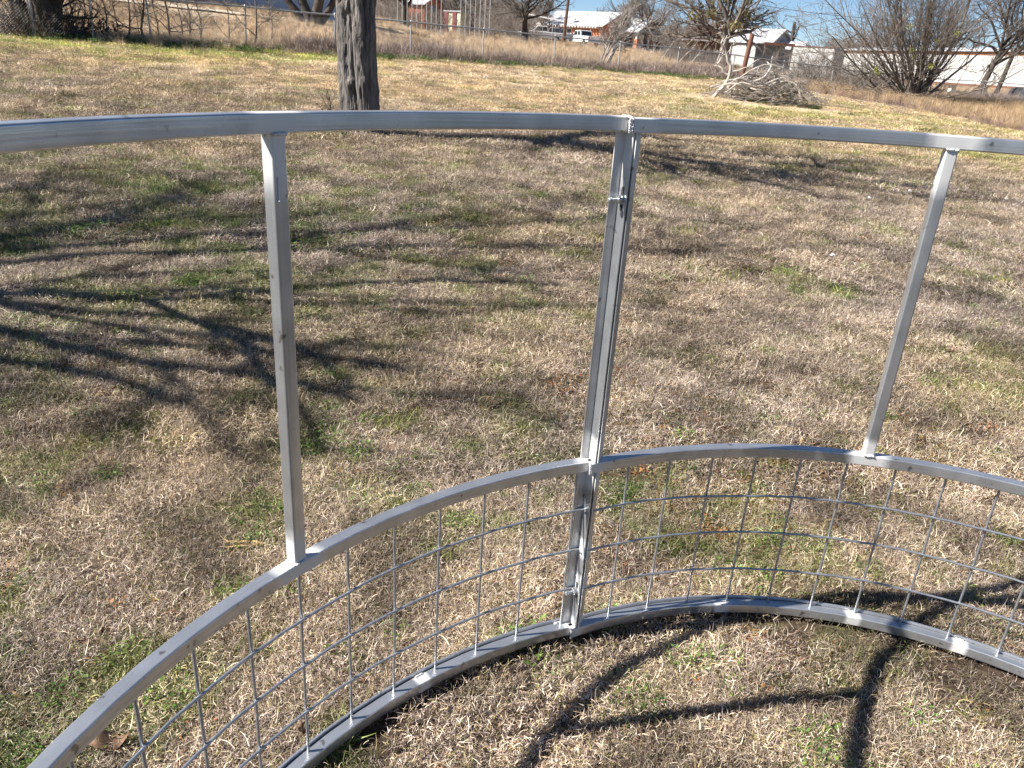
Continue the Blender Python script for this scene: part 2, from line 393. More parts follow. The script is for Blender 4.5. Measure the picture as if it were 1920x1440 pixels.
# ------------------------------------------------------------------ scattering
def scatter(name, pts, rotz, scl, idx, tint, protos, label, cat, tilt=None, scz=None):
    n_ = len(pts)
    me = bpy.data.meshes.new(name + '_points'); me.vertices.add(n_); me.vertices.foreach_set('co', np.asarray(pts, np.float32).ravel())
    a = me.attributes.new('rot', 'FLOAT_VECTOR', 'POINT')
    rv = np.zeros((n_, 3), np.float32); rv[:, 2] = rotz
    if tilt is not None: rv[:, 0] = tilt[:, 0]; rv[:, 1] = tilt[:, 1]
    a.data.foreach_set('vector', rv.ravel())
    a = me.attributes.new('scl', 'FLOAT_VECTOR', 'POINT')
    sv = np.repeat(np.asarray(scl, np.float32)[:, None], 3, 1)
    if scz is not None: sv[:, 2] *= scz
    a.data.foreach_set('vector', sv.ravel().astype(np.float32))
    a = me.attributes.new('idx', 'INT', 'POINT'); a.data.foreach_set('value', np.asarray(idx, np.int32))
    a = me.attributes.new('tint', 'FLOAT_COLOR', 'POINT')
    c4 = np.ones((n_, 4), np.float32); c4[:, :3] = tint; a.data.foreach_set('color', c4.ravel())
    o = bpy.data.objects.new(name, me); COL.objects.link(o)
    pc = bpy.data.collections.new(name + '_kinds')
    for k, p in enumerate(protos):
        pc.objects.link(p)
        if p.name[:1] != '0': p.name = '%03d_' % k + name
    ng = bpy.data.node_groups.new(name, 'GeometryNodeTree')
    ng.interface.new_socket('Geometry', in_out='INPUT', socket_type='NodeSocketGeometry')
    ng.interface.new_socket('Geometry', in_out='OUTPUT', socket_type='NodeSocketGeometry')
    N = ng.nodes; L = ng.links
    gi = N.new('NodeGroupInput'); go = N.new('NodeGroupOutput')
    ci = N.new('GeometryNodeCollectionInfo'); ci.inputs[0].default_value = pc; ci.inputs['Separate Children'].default_value = True; ci.inputs['Reset Children'].default_value = True
    ip = N.new('GeometryNodeInstanceOnPoints'); ip.inputs['Pick Instance'].default_value = True
    def att(nm, dt):
        q = N.new('GeometryNodeInputNamedAttribute'); q.data_type = dt; q.inputs[0].default_value = nm; return q.outputs[0]
    L.new(gi.outputs[0], ip.inputs['Points']); L.new(ci.outputs[0], ip.inputs['Instance'])
    L.new(att('idx', 'INT'), ip.inputs['Instance Index'])
    er = N.new('FunctionNodeEulerToRotation'); L.new(att('rot', 'FLOAT_VECTOR'), er.inputs[0]); L.new(er.outputs[0], ip.inputs['Rotation'])
    L.new(att('scl', 'FLOAT_VECTOR'), ip.inputs['Scale'])
    L.new(ip.outputs[0], go.inputs[0])
    md = o.modifiers.new('scatter', 'NODES'); md.node_group = ng
    return tag(o, label, cat, kind='stuff')

def blade_clump(name, n, rad, lmin, lmax, wid, elev, palette, weights, mat_, seed, curl=1.0, segs=3, zmax=0.012):
    r = np.random.default_rng(seed)
    ang = r.uniform(0, 2 * np.pi, n); q = rad * np.sqrt(r.uniform(0, 1, n))
    base = np.stack([q * np.cos(ang), q * np.sin(ang), r.uniform(-0.004, zmax, n)], 1)
    hd = r.uniform(0, 2 * np.pi, n); el = np.radians(r.normal(elev[0], elev[1], n)).clip(np.radians(-4), np.radians(88))
    ln = r.uniform(lmin, lmax, n) * r.uniform(0.7, 1.2, n); wd = wid * r.uniform(0.6, 1.5, n)
    P = np.zeros((n, segs + 1, 3)); P[:, 0] = base
    h = hd.copy(); e = el.copy()
    cu = r.normal(0, 0.55 * curl, n); ce = r.normal(-0.25 * curl, 0.45 * curl, n)
    for k in range(segs):
        d = np.stack([np.cos(e) * np.cos(h), np.cos(e) * np.sin(h), np.sin(e)], 1)
        P[:, k + 1] = P[:, k] + d * (ln / segs)[:, None]
        h += cu; e += ce
    P[..., 2] = np.maximum(P[..., 2], -0.006)
    side = np.stack([-np.sin(hd), np.cos(hd), r.uniform(-0.7, 0.7, n)], 1); side /= np.linalg.norm(side, axis=1, keepdims=True)
    tw = np.linspace(1, 0.25, segs + 1)
    A = P + side[:, None] * (wd[:, None] * tw)[..., None] / 2; B = P - side[:, None] * (wd[:, None] * tw)[..., None] / 2
    V = np.stack([A, B], 2).reshape(-1, 3)
    b = (np.arange(n) * (segs + 1) * 2)[:, None] + (np.arange(segs) * 2)[None]
    Fq = np.stack([b, b + 1, b + 3, b + 2], -1).reshape(-1, 4)
    pal = np.array(palette); ci = r.choice(len(pal), n, p=np.array(weights) / sum(weights))
    c = pal[ci] * r.uniform(0.75, 1.25, (n, 1)); c = np.repeat(c, (segs + 1) * 2, axis=0)
    return mesh_obj(name, V, Fq, mat_, link=False, cols=c)

def leaf_clump(name, n, rad, size, palette, mat_, seed, elev=(25, 20), height=0.03, lobes=True):
    """rosettes of small broad leaves, each leaf a folded diamond"""
    r = np.random.default_rng(seed)
    ang = r.uniform(0, 2 * np.pi, n); q = rad * np.sqrt(r.uniform(0, 1, n))
    base = np.stack([q * np.cos(ang), q * np.sin(ang), r.uniform(0, height, n)], 1)
    hd = r.uniform(0, 2 * np.pi, n); el = np.radians(r.normal(elev[0], elev[1], n)); ln = size * r.uniform(0.6, 1.4, n); wd = ln * r.uniform(0.35, 0.6, n)
    d = np.stack([np.cos(el) * np.cos(hd), np.cos(el) * np.sin(hd), np.sin(el)], 1)
    s = np.stack([-np.sin(hd), np.cos(hd), np.zeros(n)], 1); up = np.cross(d, s)
    p0 = base; p1 = base + d * ln[:, None] * 0.55 + s * wd[:, None] / 2 - up * wd[:, None] * 0.12; p2 = base + d * ln[:, None]
    p2[:, 2] -= ln * 0.15
    p3 = base + d * ln[:, None] * 0.55 - s * wd[:, None] / 2 - up * wd[:, None] * 0.12
    V = np.stack([p0, p1, p2, p3], 1).reshape(-1, 3); b = np.arange(n) * 4
    Fq = np.concatenate([np.stack([b, b + 1, b + 2], 1), np.stack([b, b + 2, b + 3], 1)])
    pal = np.array(palette); c = pal[r.integers(0, len(pal), n)] * r.uniform(0.7, 1.3, (n, 1))
    return mesh_obj(name, V, Fq, mat_, link=False, cols=np.repeat(c, 4, 0))

STRAW = [(0.74, 0.635, 0.51), (0.44, 0.345, 0.25), (0.27, 0.19, 0.135), (0.54, 0.45, 0.395), (0.10, 0.065, 0.048), (0.52, 0.40, 0.23), (0.32, 0.25, 0.22), (0.30, 0.28, 0.11)]
SW = [3.2, 2.2, 2.2, 2.8, 3.0, 0.8, 2.0, 1.2]
GREEN = [(0.17, 0.20, 0.055), (0.11, 0.155, 0.04), (0.25, 0.26, 0.09), (0.36, 0.31, 0.14)]
WEED = [(0.08, 0.16, 0.03), (0.13, 0.22, 0.045), (0.18, 0.24, 0.06), (0.05, 0.09, 0.025)]
RED = [(0.30, 0.11, 0.05), (0.36, 0.18, 0.07), (0.16, 0.15, 0.05), (0.24, 0.15, 0.06)]

def grass():
    near = []
    for s in range(7):      # matted dry blades
        near.append(blade_clump('k', 200, 0.072, 0.012, 0.038, 0.00135, (20, 26), STRAW, SW, M['straw'], 100 + s, 0.95, 3, 0.020))
    for s in range(3):      # tufts with a few standing blades
        near.append(blade_clump('k', 85, 0.045, 0.020, 0.056, 0.0014, (40, 24), STRAW, SW, M['straw'], 200 + s, 0.9, 4))
    for s in range(3):      # green blades coming through
        near.append(blade_clump('k', 80, 0.06, 0.02, 0.055, 0.0026, (35, 22), GREEN, [3, 2, 3, 2], M['leafm'], 300 + s, 0.9))
    for s in range(4):      # low broad-leaved weeds
        near.append(leaf_clump('k', 95, 0.05, 0.0105, WEED, M['leafm'], 400 + s))
    for s in range(2):      # reddish dying weed leaves
        near.append(leaf_clump('k', 45, 0.06, 0.012, RED, M['leafm'], 500 + s, (10, 15), 0.015))
    n_st, n_tf, n_gr, n_wd, n_rd = 7, 3, 3, 4, 2
    st0, tf0, gr0, wd0, rd0 = 0, 7, 10, 13, 17
    out = [[] for _ in range(5)]
    def zone(y0, y1, sp, sc, xr, dens_fall=None, green_w=1.0):
        nx = int((xr[1] - xr[0]) / sp); ny = int((y1 - y0) / sp)
        gx, gy = np.meshgrid(np.arange(nx) * sp + xr[0], np.arange(ny) * sp + y0)
        X = (gx + rng.uniform(-0.5, 0.5, gx.shape) * sp * 1.3).ravel(); Y = (gy + rng.uniform(-0.5, 0.5, gy.shape) * sp * 1.3).ravel()
        u = X / np.maximum(Y, .1)
        k = (u > -0.80 - 0.3 / np.maximum(Y, .5)) & (u < 0.83 + 0.3 / np.maximum(Y, .5)) & (Y < fence_y(u) + 1.5)
        X, Y = X[k], Y[k]
        q1 = np.hypot(X - 0.7301, Y - 0.4456) - 1.3315; q2 = np.hypot(X - 0.7774, Y - 0.6962) - 1.1162
        on = ((X < 0.21) & (q1 > -0.075) & (q1 < 0.035)) | ((X > 0.19) & (q2 > -0.07) & (q2 < 0.035))
        kk_ = ~on | (rng.uniform(0, 1, len(X)) < 0.10); X, Y = X[kk_], Y[kk_]
        g = green_amt(X, Y); b = bare_amt(X, Y)
        k = rng.uniform(0, 1, len(X)) > b * 0.85
        # patchy thatch: thin places show soil
        k &= rng.uniform(0, 1, len(X)) < 0.50 + 0.6 * sm(0.34, 0.58, fbm(X * 5, Y * 5, 71, 3))
        X, Y, g = X[k], Y[k], g[k]
        n_ = len(X)
        lush = sm(8, 3, fence_y(X / np.maximum(Y, .1)) - Y)
        t = rng.uniform(0, 1, n_)
        idx = rng.integers(0, n_st, n_) + st0
        tf = t < 0.14; idx[tf] = rng.integers(0, n_tf, tf.sum()) + tf0
        gk = rng.uniform(0, 1, n_) < (g * 0.62 + 0.035) * green_w
        wk = gk & (rng.uniform(0, 1, n_) < 0.30 + 0.5 * sm(0.55, 0.68, fbm(X * 2.2, Y * 2.2, 91)))
        idx[gk] = rng.integers(0, n_gr, gk.sum()) + gr0; idx[wk] = rng.integers(0, n_wd, wk.sum()) + wd0
        rk = (rng.uniform(0, 1, n_) < 0.030 + 0.22 * sm(0.56, 0.70, fbm(X * 1.8, Y * 1.8, 55)) * sm(4.5, 2.0, Y)); idx[rk] = rng.integers(0, n_rd, rk.sum()) + rd0
        v = 0.72 + 0.56 * fbm(X * 1.7, Y * 1.7, 77, 4); wv = fbm(X * 0.8, Y * 0.8, 78, 3)
        pk = fbm(X * 6, Y * 6, 79, 2)
        dk = 1 - 0.42 * sm(0.52, 0.68, fbm(X * 3.3 + 4, Y * 3.3, 87, 4)) ; v = v * dk
        tint = np.stack([v * (1.0 + 0.10 * (wv - .5)), v * (0.985 + 0.02 * (wv - .5)) * (1 + 0.05 * g), v * (0.97 - 0.25 * (wv - .5))], 1) * (0.75 + 0.5 * pk[:, None])
        gg = (idx >= gr0) & (idx < rd0)
        tint[gg] *= (1 + 0.25 * lush[gg])[:, None]
        st = ~gg; ga = g[st][:, None]
        tint[st] = tint[st] * (1 - 0.45 * ga) + tint[st] * np.array([0.86, 0.92, 0.55]) * 0.45 * ga
        tint = tint * rng.choice([.5, .85, 1.05, 1.4], (n_, 1), p=[.24, .28, .3, .18])
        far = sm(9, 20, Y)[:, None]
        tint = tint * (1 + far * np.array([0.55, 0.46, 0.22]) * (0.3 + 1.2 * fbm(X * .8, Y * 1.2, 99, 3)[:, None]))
        Z = terrain(X, Y)
        s_ = sc * rng.uniform(0.75, 1.25, n_)
        # beaten low along the feeder's foot
        return np.stack([X, Y, Z + 0.001], 1), rng.uniform(0, 2 * np.pi, n_), s_, idx, tint
    Z = []
    Z.append(zone(0.85, 2.6, 0.034, 0.95, (-2.4, 2.8)))
    Z.append(zone(2.6, 5.2, 0.046, 1.12, (-4.6, 4.8)))
    Z.append(zone(5.2, 10, 0.074, 1.55, (-8.5, 9)))
    Z.append(zone(10, 20, 0.14, 2.6, (-17, 18)))
    Z.append(zone(20, 54, 0.26, 3.9, (-32, 45)))
    P, r, s, i, t = [np.concatenate([z[k] for z in Z]) for k in range(5)]
    zc = np.interp(s, [1, 4], [1.0, 0.62])
    scatter('lawn_grass', P, r, s, i, t, near, 'short dormant tan lawn grass matted with green weeds round the feeder', 'grass', scz=zc)
    print('GRASS', len(P))
grass()

# ------------------------------------------------------------------ trees
def grow(base, H, spec, seed, r0, lean=(0, 0), trunk_k=8, wob=0.04, taper=0.5):
    """returns list of levels: (P (N,k,3), R (N,k))"""
    r = np.random.default_rng(seed)
    t = np.linspace(0, 1, trunk_k)
    P = np.zeros((1, trunk_k, 3)); P[0, :, 2] = t * H
    P[0, :, 0] = lean[0] * t * H + np.cumsum(r.normal(0, wob * H / trunk_k, trunk_k)) * (t > 0)
    P[0, :, 1] = lean[1] * t * H + np.cumsum(r.normal(0, wob * H / trunk_k, trunk_k)) * (t > 0)
    R = (r0 * (1 - (1 - taper) * t) * (1 + 0.35 * np.exp(-t * 14)))[None]
    levels = [(P + np.array(base), R)]
    return levels + branch_levels(levels[0], spec, r)

def branch_levels(parent, spec, r):
    out = []; P, R = parent
    for sp in spec:
        N, k, _ = P.shape; n = sp['n']; kk = sp.get('k', 4)
        pi = np.repeat(np.arange(N), n); t = r.uniform(sp.get('t0', 0.25), 1.0, N * n)
        if sp.get('even'): t = np.tile(np.linspace(sp.get('t0', 0.25), 1.0, n), N) + r.normal(0, 0.02, N * n); t = t.clip(0, 1)
        x = t * (k - 1); i0 = np.minimum(x.astype(int), k - 2); f = (x - i0)[:, None]
        B = P[pi, i0] * (1 - f) + P[pi, i0 + 1] * f
        T = P[pi, i0 + 1] - P[pi, i0]; T /= np.linalg.norm(T, axis=1, keepdims=True) + 1e-9
        rb = R[pi, i0] * (1 - f[:, 0]) + R[pi, i0 + 1] * f[:, 0]
        L_par = np.linalg.norm(np.diff(P, axis=1), axis=2).sum(1)[pi]
        a = np.radians(r.uniform(sp['a'][0], sp['a'][1], N * n))
        rv = r.normal(0, 1, (N * n, 3)); rv -= (rv * T).sum(1, keepdims=True) * T; rv /= np.linalg.norm(rv, axis=1, keepdims=True)
        D = T * np.cos(a)[:, None] + rv * np.sin(a)[:, None]
        ln = (sp['len'] if 'len' in sp else sp['l'] * L_par) * r.uniform(0.6, 1.25, N * n) * (1.15 - 0.5 * t if sp.get('tt', True) else 1)
        Q = np.zeros((N * n, kk, 3)); Q[:, 0] = B; d = D
        for j in range(1, kk):
            d = d + r.normal(0, sp.get('w', 0.18), d.shape) + np.array([0, 0, sp.get('up', 0.06)])
            d = d / np.linalg.norm(d, axis=1, keepdims=True)
            Q[:, j] = Q[:, j - 1] + d * (ln / (kk - 1))[:, None]
        r_ = np.minimum(rb * sp.get('r', 0.55), ln * 0.04 + 0.002); r_ = np.maximum(r_, sp.get('rmin', 0.004))
        RR = r_[:, None] * np.linspace(1, sp.get('tip', 0.35), kk)[None]
        if 'zmin' in sp: Q[..., 2] = np.maximum(Q[..., 2], sp['zmin'])
        out.append((Q, RR)); P, R = Q, RR
    return out

def tree_thing(name, label, cat, loc, levels, sides, mt, mtw=None, group=None, ntrunk=1, rz=0):
    root = empty(name, loc, rz, label, cat, group)
    tr = join([tubes(*levels[i], sides=sides[i]) for i in range(ntrunk)])
    mesh_obj('trunk', tr[0], tr[1], mt, root, smooth=True)
    cr = join([tubes(*levels[i], sides=sides[min(i, len(sides) - 1)]) for i in range(ntrunk, len(levels))])
    mesh_obj('crown', cr[0], cr[1], mtw or mt, root, smooth=True)
    return root

def copy_thing(o, loc, rz=0, sc=1.0, label=None):
    c = o.copy(); COL.objects.link(c); c.location = loc; c.rotation_euler = (0, 0, rz); c.scale = (sc, sc, sc) if not hasattr(sc, '__len__') else sc
    if label: c['label'] = label
    for ch in o.children:
        d = ch.copy(); COL.objects.link(d); d.parent = c
        for g in ch.children:
            e = g.copy(); COL.objects.link(e); e.parent = d
    return c

def mistletoe(parent, centers, seed, col=((0.30, 0.33, 0.06), (0.20, 0.25, 0.05), (0.38, 0.38, 0.08)), rad=0.35, n=260):
    r = np.random.default_rng(seed)
    for c in centers:
        rr = rad * r.uniform(0.6, 1.2); k = int(n)
        p = r.normal(0, 1, (k, 3)); p /= np.linalg.norm(p, axis=1, keepdims=True); p *= (rr * r.uniform(0.2, 1, k) ** 0.6)[:, None]
        d = r.normal(0, 1, (k, 3)) * 0.05 * rad / 0.35; e = r.normal(0, 1, (k, 3)) * 0.045 * rad / 0.35
        V = np.stack([p, p + d, p + d + e, p + e * 0.8], 1).reshape(-1, 3) + np.array(c)
        b = np.arange(k) * 4; Fq = np.stack([b, b + 1, b + 2, b + 3], 1)
        cc = np.array(col)[r.integers(0, 3, k)] * r.uniform(0.7, 1.3, (k, 1))
        mesh_obj('mistletoe_clump', V, Fq, M['mistle'], parent, cols=np.repeat(cc, 4, 0))['kind'] = 'stuff'

# ---- the big furrowed tree just behind the feeder
def mat_bark():
    M_ = mat('furrowed_grey_bark', (0.24, 0.215, 0.195), 0.95, c2=(0.055, 0.048, 0.045), scale=11, bump=0.035, bscale=26, stretch=(1.8, 1.8, 0.22))
    return M_
M['bark'] = mat_bark()
def big_tree():
    base = gp(680, 11.0); base.x = az(680, 246) * 11.0
    root = empty('tree', base, 0, 'large furrowed grey tree trunk standing just behind the feeder top rail', 'tree')
    ns, nz = 96, 150
    th = np.linspace(0, 2 * np.pi, ns, endpoint=False); z = np.linspace(-0.15, 2.75, nz)
    TH, Zz = np.meshgrid(th, z)
    r0 = 0.243 + 0.03 * np.exp(-(Zz + 0.05) / 0.14) - 0.006 * Zz
    # lobes of an old trunk, deep vertical seams, and flaky furrows
    twist = TH + 0.18 * Zz
    r = r0 * (1 + 0.07 * np.cos(2 * twist + 0.6) + 0.05 * np.cos(3 * twist + 2.0) + 0.03 * np.cos(5 * twist))
    seam = lambda c, wd, dp: -dp * np.exp(-((np.angle(np.exp(1j * (twist - c)))) / wd) ** 2)
    r += seam(-1.55, 0.06, 0.055) + seam(-2.25, 0.05, 0.035) + seam(-0.75, 0.07, 0.035) + seam(-2.8, .06, .03)
    r += 0.05 * np.exp(-(np.angle(np.exp(1j * (twist + 2.25))) / .28) ** 2) + 0.03 * np.exp(-(np.angle(np.exp(1j * (twist + .9))) / .3) ** 2)
    fur = fbm(twist * 9, Zz * 1.9, 5, 4) ; r += (np.abs(fur - 0.5) * 2) ** 0.7 * 0.045 - 0.02
    r += (fbm(TH * 20, Zz * 9, 15, 3) - 0.5) * 0.012
    for (c, zc, s_) in ((-1.9, 0.62, 0.09), (-2.1, 1.55, 0.12), (-2.4, 1.85, 0.1)):
        r += 0.04 * np.exp(-((np.angle(np.exp(1j * (TH - c))) * 0.25) ** 2 + (Zz - zc) ** 2) / s_ ** 2 * 2)
    cxx = -0.02 * Zz - 0.035 * np.sin(Zz * 1.5); cyy = 0.02 * Zz
    V = np.stack([cxx + r * np.cos(TH), cyy + r * np.sin(TH), Zz], -1).reshape(-1, 3)
    i = np.arange(nz - 1)[:, None] * ns; j = np.arange(ns)[None]; j2 = (j + 1) % ns
    Fq = np.stack([i + j, i + j2, i + ns + j2, i + ns + j], -1).reshape(-1, 4)
    mesh_obj('trunk', V, Fq, M['bark'], root, smooth=True)
    # limbs: a fork at 2.6 m that spreads wide over the grass
    r_ = np.random.default_rng(11)
    top = np.array([-0.05, 0.03, 2.45]); limbs = []; LR = []
    dirs = [(-0.6, 0.2, 1.0, 3.8, .17), (0.55, -0.35, 0.75, 4.2, .13), (0.05, -0.9, 0.62, 3.6, .11), (0.9, -0.55, 0.45, 4.4, .10),
            (0.9, 0.35, 0.6, 4.0, .13), (-0.2, 0.9, 0.8, 4.0, .14), (-0.75, -0.6, 0.7, 3.6, .13), (0.45, -1.0, 0.42, 3.7, .09), (1.0, -0.15, .38, 4.6, .12)]
    k = 8
    for dx, dy, dz, L_, rr in dirs:
        d = np.array([dx, dy, dz]); d /= np.linalg.norm(d); p = top + r_.normal(0, .03, 3); pts = [p.copy()]
        for q in range(k - 1):
            d = d + r_.normal(0, 0.13, 3) + np.array([0, 0, 0.02]); d /= np.linalg.norm(d); p = p + d * L_ / (k - 1); pts.append(p.copy())
        limbs.append(pts); LR.append(rr * np.linspace(1, 0.32, k))
    lv = [(np.array(limbs), np.array(LR))]
    lv += branch_levels(lv[0], [dict(n=7, l=0.5, a=(25, 65), k=6, w=0.2, t0=0.25, rmin=0.012, r=0.6),
                                dict(n=6, l=0.5, a=(25, 60), k=5, w=0.2, rmin=0.007, r=0.6),
                                dict(n=4, l=0.55, a=(20, 60), k=4, w=0.22, rmin=0.005, r=0.6)], r_)
    for q, (P, R) in enumerate(lv):
        P[..., 2] = np.maximum(P[..., 2], 2.3)
    V, Fq = join([tubes(*lv[q], sides=[10, 6, 4, 3][q]) for q in range(4)])
    mesh_obj('crown', V, Fq, M['bark'], root, smooth=True)
    # the torn limb hanging along the left side at the top of the picture
    b = MB(); pts = [(-.28, -.05, 2.35), (-.30, -.08, 2.0), (-.255, -.14, 1.72), (-.235, -.13, 1.45)]
    P = np.array([pts]); V, Fq = tubes(P, np.array([[.085, .07, .045, .015]]), 10)
    V += (fbm(V[:, 0] * 20, V[:, 2] * 20, 3)[:, None] - .5) * 0.02
    mesh_obj('torn_limb', V, Fq, M['twig_dark'], root, smooth=True)
    return root
big_tree()

# a little sprig beside the trunk
lv = grow((0, 0, 0), 0.55, [dict(n=5, l=0.5, a=(25, 60), k=5, t0=0.3, rmin=0.004), dict(n=3, l=0.5, a=(20, 60), k=4, rmin=0.003)], 5, 0.010, (-0.05, 0), wob=0.25)
p = gp(620, 10.4); tree_thing('sapling', 'thin bare crooked sprig left of the large furrowed trunk', 'sapling', p, lv, [5, 4, 3], M['twig_dark'])

# the tree whose crown shades the grass at the left
lv = grow((0, 0, 0), 3.0, [dict(n=17, len=4.1, a=(30, 82), k=8, t0=0.7, w=0.16, up=0.02, r=0.5, rmin=0.046, tt=False),
                         dict(n=8, l=0.5, a=(25, 60), k=6, w=0.2, rmin=0.018), dict(n=7, l=0.5, a=(25, 60), k=5, w=0.2, rmin=0.009), dict(n=3, l=0.5, a=(25, 60), k=3, rmin=0.004)], 31, 0.26)
for P, R in lv[1:]: P[..., 2] = np.maximum(P[..., 2], 2.6)
tree_thing('tree', 'wide bare tree left of the feeder that throws the broad branch shade', 'tree', (-7.0, 3.3, 0), lv, [12, 8, 6, 4, 3], M['bark'])

# ---- left: shaggy dark tree and fence-line saplings
def shaggy():
    b = gp(78, 22.5)
    r = np.random.default_rng(3)
    root = empty('willow_tree', b, 0, 'dark shaggy many-stemmed old tree at the far left fence corner', 'tree')
    st = []; RR = []
    for k in range(16):
        a = r.uniform(0, 6.28); q = r.uniform(0, .5); p = np.array([q * math.cos(a), q * math.sin(a) * .6, -.1]); d = np.array([math.cos(a) * .25, math.sin(a) * .25, 1.0]) ; pts = [p]
        L_ = r.uniform(2.6, 4.5)
        for i in range(7):
            d = d + r.normal(0, .09, 3); d /= np.linalg.norm(d); p = p + d * L_ / 7; pts.append(p)
        st.append(pts); RR.append(r.uniform(.07, .19) * np.linspace(1.25, .45, 8))
    V, Fq = tubes(np.array(st), np.array(RR), 9)
    V += r.normal(0, .008, V.shape)
    mesh_obj('trunk', V, Fq, M['twig_dark'], root, smooth=True)
    lv = branch_levels((np.array(st), np.array(RR)), [dict(n=7, l=.45, a=(25, 75), k=6, w=.2, up=.0, rmin=.02), dict(n=6, l=.5, a=(20, 60), k=5, w=.2, rmin=.009), dict(n=4, l=.6, a=(20, 60), k=4, up=-.1, rmin=.006)], r)
    V, Fq = join([tubes(*lv[i], sides=[6, 4, 3][i]) for i in range(3)])
    mesh_obj('crown', V, Fq, M['twig_dark'], root, smooth=True)
    # hanging bark strips and dead shoots round the foot
    n = 420; a = r.uniform(0, 6.28, n); q = r.uniform(.35, 1.25, n) ; P = np.zeros((n, 4, 3)); P[:, 0] = np.stack([q * np.cos(a), q * np.sin(a), np.zeros(n)], 1)
    d = np.stack([np.cos(a) * .25, np.sin(a) * .25, np.ones(n)], 1)
    for i in range(1, 4):
        d = d + r.normal(0, .35, d.shape); d /= np.linalg.norm(d, axis=1, keepdims=True); P[:, i] = P[:, i - 1] + d * r.uniform(.12, .4, n)[:, None]
    P[..., 2] = np.maximum(P[..., 2], -.05)
    V, Fq = tubes(P, np.full((n, 4), .008), 3); mesh_obj('basal_shoots', V, Fq, M['twig_dark'], root)
shaggy()
b = gp(48, 21.6)
lv = grow((0, 0, 0), 1.9, [dict(n=7, l=.6, a=(30, 70), k=6, w=.22, t0=.4, rmin=.02), dict(n=6, l=.5, a=(30, 60), k=5, rmin=.009), dict(n=4, l=.5, a=(30, 60), k=4, rmin=.005)], 9, .085, (-.25, 0), wob=.15)
tree_thing('tree', 'rust brown forked small tree left of the dark shaggy old tree', 'tree', b, lv, [8, 6, 4, 3], mat('rusty_bark', (.13, .075, .05), .9, c2=(.06, .04, .03), scale=6))

SAP = []
for s in range(5):
    lv = grow((0, 0, 0), 2.3, [dict(n=14, l=.48, a=(30, 70), k=5, w=.22, t0=.12, rmin=.008), dict(n=7, l=.5, a=(25, 60), k=4, w=.2, rmin=.005), dict(n=3, l=.55, a=(25, 60), k=3, rmin=.0035)], 60 + s, .028, (random.uniform(-.1, .1), 0), wob=.12, taper=.3)
    SAP.append(lv)
sap_at = [(141, 22.8, 1.0, 'nearest the dark shaggy tree'), (208, 23.6, .9, 'second from the dark shaggy tree'), (238, 23.8, 1.0, 'beside the second post from the left'), (268, 23.9, 1.15, 'just left of the left end post'),
          (320, 24.6, 1.1, 'pale and leaning, right of the left end post'), (345, 25.4, .9, 'bushy, between the first two posts'), (382, 25.6, .8, 'short, between the first two posts'), (474, 26.5, 1.2, 'tallest, by the second post'), (157, 23.6, .8, 'bent over the chain link'), (222, 24.4, .75, 'short and dark near the left end post'), (300, 24.8, .8, 'low one right of the left end post'), (362, 26, .95, 'upright one midway between two posts'), (425, 26.6, .8, 'low one left of the tallest'), (505, 27.4, .7, 'small one right of the tallest sapling'), (262, 25, .65, 'smallest one')]
for k, (px, Y, sc, wh) in enumerate(sap_at):
    lv = SAP[k % 5]
    t = tree_thing('sapling', 'thin bare sapling on the left fence, ' + wh, 'sapling', gp(px, Y), lv, [6, 4, 3, 3], M['twig'], group='saplings along the left fence') if k < 5 else \
        copy_thing([o for o in COL.objects if o.name.startswith('sapling') and 'left fence' in o.get('label', '')][k - 5], gp(px, Y), k * 1.7, sc, 'thin bare sapling on the left fence, ' + wh)
    t.scale = (sc,) * 3; t.rotation_euler.z = k * 1.3

# ---- middle and far trees
def bare_tree(seed, H, r0, tf=.35, n1=12, a1=(30, 70), lens=.75, n2=8, n3=6, n4=4, rm=.012, up=.05, lean=(0, 0)):
    return grow((0, 0, 0), H * tf, [dict(n=n1, len=H * lens * .62, a=a1, k=7, w=.17, t0=.45, up=up, rmin=rm * 3.2, r=.6, tt=False),
        dict(n=n2, l=.48, a=(25, 65), k=5, w=.2, up=.03, rmin=rm * 1.7), dict(n=n3, l=.5, a=(25, 60), k=4, w=.22, rmin=rm), dict(n=n4, l=.55, a=(20, 60), k=3, w=.2, rmin=rm * .6)], seed, r0, lean)
SD = [10, 6, 4, 3, 3]
def put_tree(px, Y, seed, H, r0, label, name='tree', mt='twig', group=None, **kw):
    return tree_thing(name, label, 'tree', gp(px, Y), bare_tree(seed, H, r0, **kw), SD, M[mt], group=group)

# dark trunks in front of the barn: three stems from one foot
p = gp(588, 46); r = np.random.default_rng(4)
st = []; RR = []
for dx, dy, rr in ((-.95, 0, .2), (-.38, .1, .24), (.12, -.1, .27), (.75, .2, .2), (-.6, .5, .15)):
    q = np.array([dx * .2, dy * .2, -.2]); d = np.array([dx, dy, .95]); pts = [q]
    for i in range(8):
        d = d + r.normal(0, .08, 3) + np.array([0, 0, .06]); d /= np.linalg.norm(d); q = q + d * .55; pts.append(q)
    st.append(pts); RR.append(rr * np.linspace(1.15, .5, 9))
lv = [(np.array(st), np.array(RR))] + branch_levels((np.array(st), np.array(RR)), [dict(n=9, l=.6, a=(25, 70), k=7, w=.2, t0=.35, rmin=.04), dict(n=7, l=.5, a=(25, 60), k=5, rmin=.018), dict(n=5, l=.5, a=(25, 60), k=4, rmin=.01)], r)
tree_thing('tree', 'dark tree of several leaning stems in front of the pale blue barn', 'tree', p, lv, [10, 6, 4, 3], M['twig_dark'], M['twig'])
put_tree(757, 82, 12, 9, .42, 'dark bare tree left of the small red shed', mt='twig_dark', n1=14)
put_tree(982, 82, 14, 9, .33, 'bare tree with mistletoe above the parked blue car', mt='twig_dark', n1=11, tf=.4)
